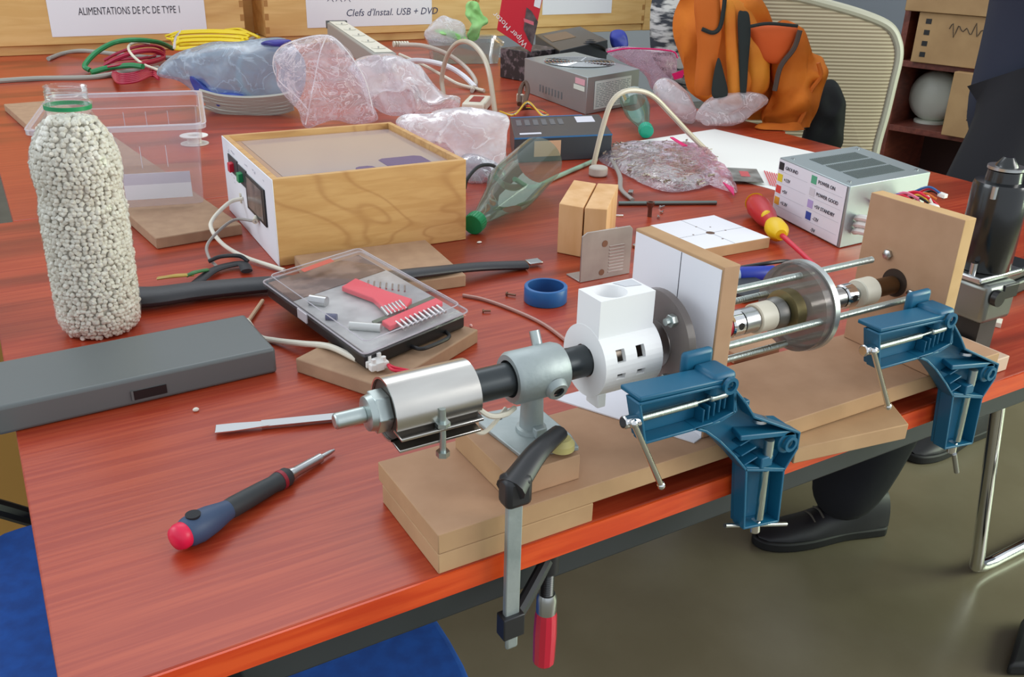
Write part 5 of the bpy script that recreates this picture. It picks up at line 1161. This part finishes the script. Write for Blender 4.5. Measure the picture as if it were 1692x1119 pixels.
tag(bag('knit_scarf','grey and white patterned knit cloth hanging between the pine post and the backpack',[(1084,-20),(1150,-20),(1160,40),(1156,90),(1148,140),(1134,150),(1090,112),(1074,74)],Vector((1.84,2.14,TZ)),.03,-FN,mat('knit',(60,64,72),.9,c2=(206,206,204),nscale=26,stretch=(.6,.6,2.4),lo=.44,hi=.56),50,nz=.01,base=.02),None,'cloth')
# ================================================================ gear motor
c=V(1622,440,(0,.545)); x_,y_=c.x,c.y
t=thing('gear_motor','black cylindrical gear motor standing behind the motor board with a silver gearbox','motor',(x_,y_,TZ+.03))
zb_=c.z; zt2=ZAT((x_,y_),300)
mb=mat('motor_black',(22,24,26),.22,coat=.4)
B().lathe((x_,y_,zb_),(0,0,1),[(0,.027),(.002,.0285),(zt2-zb_-.004,.0285),(zt2-zb_,.027),(zt2-zb_+.001,.018),(zt2-zb_+.012,.017),(zt2-zb_+.013,.012),(zt2-zb_+.018,.011),(zt2-zb_+.026,.005)],36).build('motor_can',mb,t,ang=40)
B().lathe((x_,y_,zt2+.0135),(0,0,1),[(0,.0185),(.003,.0185)],30).build('bearing_ring',steel,t)
B().cbox((x_,y_,zb_-.004),(.075,0,0),(0,.05,0),(0,0,.007)).build('mount_plate',steel,t,bev=.002)
B().cbox((x_-.006,y_-.012,zb_-.030),(.052,0,0),(0,.045,0),(0,0,.044)).build('gearbox',mat('gearbox_grey',(128,132,128),.35,.8),t,bev=.006,seg=3)
B().lathe((.7625,AY,AZ),(1,0,0),[(0,.016),(.022,.016)],24).build('output_boss',mat('gearbox_grey'),t)
B().cyl((x_-.022,y_-.036,zb_-.02),(x_-.022,y_-.042,zb_-.02),.009).build('side_cap',black,t)
B().cbox((x_+.006,y_-.034,zb_-.018),(.026,0,0),(0,.004,0),(0,0,.016)).build('terminal_panel',black,t,bev=.001)
for s_ in (-1,1): 
    B().cyl((x_+s_*.031,y_-.01,zb_-.001),(x_+s_*.031,y_-.01,zb_+.012),.0035).build('screw',steel,t)
    B().cyl((x_+s_*.031,y_-.012,zt2-.012),(x_+s_*.031,y_-.012,zt2+.001),.003).build('screw',steel,t)
B().cbox((x_-.006,y_-.012,TZ+(zb_-.052-TZ)/2),(.03,0,0),(0,.03,0),(0,0,zb_-.052-TZ-.0006)).build('stand',black,t)
a,u,w=rect((1655,478),(1720,450),(1640,425),.02)
t=thing('black_charger','black plastic unit at the right end of the desk beside the gear motor','charger',a-UPV*.02)
B().obox(a-UPV*.0196,u,w,UPV*.0196).build('lower_shell',mat('charger_black',(20,22,26),.4),t,bev=.004); B().obox(a+u*.05+w*.05+UPV*.0002,u*.9,w*.9,UPV*.014).build('upper_shell',mat('charger_black'),t,bev=.004)
# ================================================================ shelf on the right with cartons
an=R(14); SN=Vector((math.cos(an),math.sin(an),0)); sq=Vector((2.75,1.9,0))
def VR(x,y,off=0): return V(x,y,sq+SN*off,SN)
dirR=Vector((math.sin(an),-math.cos(an),0))  # to the right in view
a=VR(1488,60); sw=1.0
t=thing('bookshelf','dark reddish-brown bookshelf on the right, filled with cartons','shelf',(a.x,a.y,0))
shm=grain('shelf_wood',(108,52,40),(80,36,28),(124,64,50),rough=.5,scale=5)
base=Vector((a.x,a.y,0))
for o_ in (0,sw-.02): B().obox(base+dirR*o_,dirR*.02,SN*.34,UPV*1.75).build('side_panel',shm,t,bev=.001)
zs=[.02,VR(1500,215).z-.01-.36,VR(1500,215).z-.01,VR(1500,95).z-.03,1.73]
for z_ in zs: B().obox(base+dirR*.0202+UPV*z_,dirR*(sw-.0404),SN*.34,UPV*.02).build('shelf_board',shm,t,bev=.001)
B().obox(base+dirR*.0202+SN*.33+UPV*.045,dirR*(sw-.0404),SN*.008,UPV*1.68).build('back_panel',mat('shelf_back',(60,34,30),.7),t)
card=mat('cardboard',(176,142,100),.75,c2=(164,130,90),nscale=12); 
def carton(label,x0_,y0_,wd_,ht,zb_,dp=.28,off=.0,rot=0,scrib=None,dots=0):
    p=VR(x0_,y0_,off); p.z=zb_+.0006; r_=dirR.copy(); r_.rotate(Matrix.Rotation(rot,3,'Z')); s_=UPV.cross(-r_); s_=Vector((r_.y*-1,r_.x,0)); s_=s_ if s_.dot(SN)>0 else -s_
    t=thing('cardboard_carton',label,'box',p)
    B().obox(p,r_*wd_,s_*dp,UPV*ht).build('carton',card,t,bev=.002)
    if scrib:
        b=B()
        for (u0,u1,v_,hh_) in scrib:
            m_=int((u1-u0)*60); b.tube([p+r_*(wd_*(u0+(u1-u0)*i/m_))+UPV*(ht*v_+hh_*.5*math.sin(i*2.3)*(.6+.4*math.sin(i*.9)))-s_*.0008 for i in range(m_+1)],.0014,n=4,k=2)
        b.build('marker_scribble',mat('marker',(70,58,48),.7),t)
    if dots:
        b=B()
        for k in range(4): b.obox(p+r_*(wd_*.05)+UPV*(ht*(.12+.22*k))-s_*.0006,r_*.018,s_*-.0004,UPV*ht*.10)
        b.build('black_squares',black,t)
    return t
carton('open cardboard carton with black squares and faint print on the upper shelf of the bookcase',1504,100,.52,.155,zs[3]+.02,scrib=[(.20,.42,.72,.05),(.55,.70,.60,.02),(.55,.72,.45,.02),(.78,.92,.60,.02),(.78,.92,.42,.02)],dots=1,off=-.02)
carton('tan cardboard carton with pencil writing on the middle shelf',1552,232,.33,.20,zs[2]+.02,off=-.04,dp=.09,scrib=[(.35,.8,.60,.025),(.2,.7,.42,.025)])
carton('small cardboard carton stacked on top at the upper frame edge',1492,30,.42,.12,zs[3]+.02+.156,off=-.03)
p=VR(1532,214,.14); t=thing('round_fan','white round fan head standing on the shelf left of the tan carton','fan',p)
cz=zs[2]+.02+.090; cfan=Vector((p.x,p.y,cz)); B().lathe(cfan,-SN,[(-.05,.05),(-.03,.082),(0,.086),(.02,.08),(.04,.06),(.045,.01)],32).build('fan_head',mat('fan_white',(206,208,196),.4),t,ang=50)
B().cyl((p.x,p.y,zs[2]+.0206),(p.x,p.y,zs[2]+.03),.05).build('fan_base',mat('fan_white'),t)
# furniture leg at the far left
tag(B().box(-.13,.012,1.515,1.56,.0,TZ-.03).build('pine_stool_leg',mat('pine_leg',(190,142,70),.5),bev=.004),'golden pine furniture leg at the left frame edge behind the front desk','furniture')
# poster on the wall
p=V(1262,20,(0,5.18)); p2=V(1408,20,(0,5.18)); tag(B().box(p.x,p2.x,5.188,5.199,p.z-.05,p.z+.9).build('wall_poster',mat('poster',(214,222,232),.6,c2=(176,196,214),nscale=3),smooth=False),'pale blue-white poster on the wall above the mesh chair','poster')
# ================================================================ blue chair under the desk
t=thing('blue_chair','blue upholstered chair tucked under the left front corner of the desk','chair',(.12,.88,0))
sp=[(-.085,.66),(-.05,.62),(.10,.60),(.29,.60),(.335,.64),(.34,.90),(.33,1.06),(.28,1.10),(-.02,1.12),(-.09,1.08),(-.10,.9)]
bf=mat('blue_fabric',(14,76,160),.85,c2=(12,64,140),nscale=60)
B().prism(sm([Vector((x,y,.405)) for x,y in sp],5,True),(0,0,.05)).build('seat',bf,t,bev=.015,seg=3)
B().prism(sm([Vector((x*.98+.003,y*.98+.018,.385)) for x,y in sp],5,True),(0,0,.0195)).build('seat_shell',black,t)
B().tube([Vector((-.115,1.00,.40)),Vector((-.135,1.06,.46)),Vector((-.13,1.12,.50)),Vector((-.09,1.17,.47)),Vector((-.03,1.18,.42))],.012,n=10,k=6).build('arm_bracket',black,t)
for x,y in ((-.04,.68),(.28,.68),(-.04,1.04),(.28,1.04)): B().cyl((x,y,.002),(x,y,.384),.012).build('leg',dark,t)
# ================================================================ chrome cantilever chair
fy=T(1600,955,-.74).y
t=thing('cantilever_chair','chair with a bent chrome tube frame at the right under the desk','chair',(1.75,fy-.2,0))
c0=T(1583,938,-.74); tp=V(1650,688,(0,fy)); tp.y=fy
dirn=(tp-c0); dirn=dirn/dirn.z; r_=.0125
def side(yy): 
    o=Vector((0,yy-fy,0)); up_=c0+dirn*.43; up_.y=fy
    return [up_+o+Vector((.36,0,.01)),up_+o+Vector((.05,0,.005)),up_+o+Vector((.0,0,-.012)),up_+o-dirn*.04,Vector((c0.x,fy,0))+o+dirn*.07,Vector((c0.x+.008,fy,.025))+o,Vector((c0.x+.05,fy,r_+.0005))+o,Vector((c0.x+.12,fy,r_+.0005))+o,Vector((c0.x+.45,fy,r_+.0005))+o]
B().tube(side(fy),r_,n=14,k=6).build('tube_frame',chrome,t); B().tube(side(fy-.45),r_,n=14,k=6).build('tube_frame',chrome,t)
B().cyl((c0.x+.45,fy-.4628,r_+.0005),(c0.x+.45,fy+.0128,r_+.0005),r_).build('rear_bar',chrome,t)
up_=c0+dirn*.43
B().box(up_.x+.02,up_.x+.42,fy-.44,fy-.01,.448,.49).build('seat',mat('seat_black',(38,38,40),.6),t,bev=.012)
tag(B().box(1.62,1.70,.45,.53,.001,.34).build('black_bin',mat('bin_black',(24,24,26),.5),bev=.01) if False else B().prism([T(1660,1119,-.739),T(1720,1119,-.739),T(1720,1035,-.739),T(1683,1040,-.739)],(0,0,.03)).build('black_bag',mat('bag_black',(26,26,28),.6),bev=.008),'dark bag corner lying on the floor at the lower right frame edge','bag')
# ================================================================ person
t=thing('person','person in a navy jacket and black trousers standing at the right end of the desk','person',(1.75,1.05,0))
def skin(name,nodes,edges,material,parent,sub=2,root=0):
    me=bpy.data.meshes.new(name); inv=MAT[parent.name].inverted()
    me.from_pydata([tuple(inv@Vector(p)) for p,_ in nodes],edges,[]); o=bpy.data.objects.new(name,me); COL.objects.link(o); o.parent=parent; MAT[o.name]=MAT[parent.name]
    sk=o.modifiers.new('skin','SKIN'); sk.use_smooth_shade=True
    for i,(_,r) in enumerate(nodes): me.skin_vertices[0].data[i].radius=(r,r) if not isinstance(r,tuple) else r
    me.skin_vertices[0].data[root].use_root=True
    s=o.modifiers.new('sub','SUBSURF'); s.levels=sub; s.render_levels=sub; me.materials.append(material); return o
navy=mat('navy_jacket',(34,40,58),.85,bump=.4,nscale=14); trou=mat('black_trousers',(20,21,27),.9,bump=.5,nscale=10); skinm=mat('skin_tone',(190,124,104),.5)
to=T(1248,900,-.74); he=T(1440,872,-.74); fd=(to-he).normalized()
ank=he+fd*.085+UPV*.095; kn=Vector((1.60,1.02,.46)); hipL=Vector((1.86,1.06,.90)); 
hipR=Vector((2.0,1.12,.92)); knR=Vector((1.98,1.12,.50)); anR=Vector((2.02,1.12,.10))
pel_=Vector((1.86,1.12,.97))
hd=Vector((1.70,.95,1.66))
body=skin('body',[(pel_,.15),(hipL,.10),(kn,.095),(ank,.080),(he+fd*.15+UPV*.10,.052),(hipR,.10),(knR,.066),(anR,.05)],[(0,1),(1,2),(2,3),(3,4),(0,5),(5,6),(6,7)],trou,t)
ch=Vector((1.90,1.09,1.26)); nk=Vector((1.79,1.05,1.48))
jk=skin('jacket',[(Vector((1.92,1.09,.70)),.15),(Vector((1.93,1.09,.90)),.16),(Vector((1.94,1.10,1.10)),.15),(ch,.17),(nk-UPV*.03,.08),(Vector((1.76,.93,1.38)),.070),(Vector((1.80,.86,1.16)),.055),(Vector((1.72,.98,1.24)),.045),(Vector((2.0,1.20,1.39)),.075),(Vector((2.05,1.16,1.16)),.055),(Vector((1.88,1.02,1.22)),.045)],[(0,1),(1,2),(2,3),(3,4),(3,5),(5,6),(6,7),(3,8),(8,9),(9,10)],navy,t)
hdo=B().sph(hd,.105,24,(.85,1,1.15)); hdo.tube([nk-UPV*.05,nk+UPV*.04,hd-UPV*.06],.055,n=12,k=4); hdo.sph(hd+(to-he).normalized()*.10-UPV*.01,.02,10); hdo.build('head',skinm,t,ang=60)
B().sph(hd+UPV*.025+Vector((.02,0,0)),.108,24,(.88,1.02,1.1)).build('hair',mat('hair_dark',(44,34,28),.8),t)
def hand(w,dirh,parent):
    d=dirh.normalized(); s=d.cross(UPV).normalized(); n=[(w,.024),(w+d*.045,.030),(w+d*.085,.026)]; e=[(0,1),(1,2)]
    for k in range(4):
        b_=w+d*.088+s*(.026-.0175*k); l=(.032,.038,.035,.027)[k]; i=len(n); n+=[(b_,.0095),(b_+d*l-UPV*.004,.0085),(b_+d*l*1.7-UPV*.018,.0075)]; e+=[(2,i),(i,i+1),(i+1,i+2)]
    i=len(n); n+=[(w+d*.04+s*.036,.011),(w+d*.075+s*.05-UPV*.01,.009)]; e+=[(1,i),(i,i+1)]
    return skin('hand',n,e,skinm,parent,1)
hand(Vector((1.715,.985,1.245)),Vector((-.3,.5,.25)),t); hand(Vector((1.865,1.00,1.225)),Vector((-.5,-.3,.1)),t)
def shoe(h,f,par):
    s=f.cross(UPV).normalized(); o=[]
    for a_,b_ in ((0,.030),(.03,.036),(.10,.034),(.18,.044),(.24,.042),(.28,.028),(.295,.008)): o.append((a_,b_))
    out=[h+f*a_+s*b_ for a_,b_ in o]+[h+f*a_-s*b_ for a_,b_ in o[::-1]]
    sb_=B().prism(sm([p+UPV*.001 for p in out],3,True),UPV*.022); sole=sb_.build('sole',mat('sole_black',(18,18,20),.6),par,bev=.004)
    up=B(); n=20; vs=[];fs=[]; prof=[(0,.03,.095),(.03,.034,.10),(.08,.034,.10),(.12,.036,.078),(.18,.041,.052),(.235,.038,.044),(.275,.026,.032),(.29,.008,.025)]
    for a_,b_,z_ in prof:
        for i in range(n+1):
            th=PI*i/n; vs.append(h+f*a_+s*math.cos(th)*b_+UPV*(.0235+math.sin(th)*(z_-.022)))
    for j in range(len(prof)-1):
        for i in range(n): fs.append((j*(n+1)+i,j*(n+1)+i+1,(j+1)*(n+1)+i+1,(j+1)*(n+1)+i))
    up.add(vs,fs); u_=up.build('shoe',mat('shoe_leather',(30,30,34),.5,bump=.3,nscale=30),par,ang=60)
    for k in range(5): p=h+f*(.10+.018*k)+UPV*(.088-.009*k); B().tube([p-s*.02,p+UPV*.006,p+s*.02],.0022,n=5,k=4).build('lace',mat('lace_grey',(96,92,84),.7),par)
shoe(he-fd*.015,fd,t); shoe(Vector((2.09,1.13,0)),Vector((-1,-.05,0)).normalized(),t)
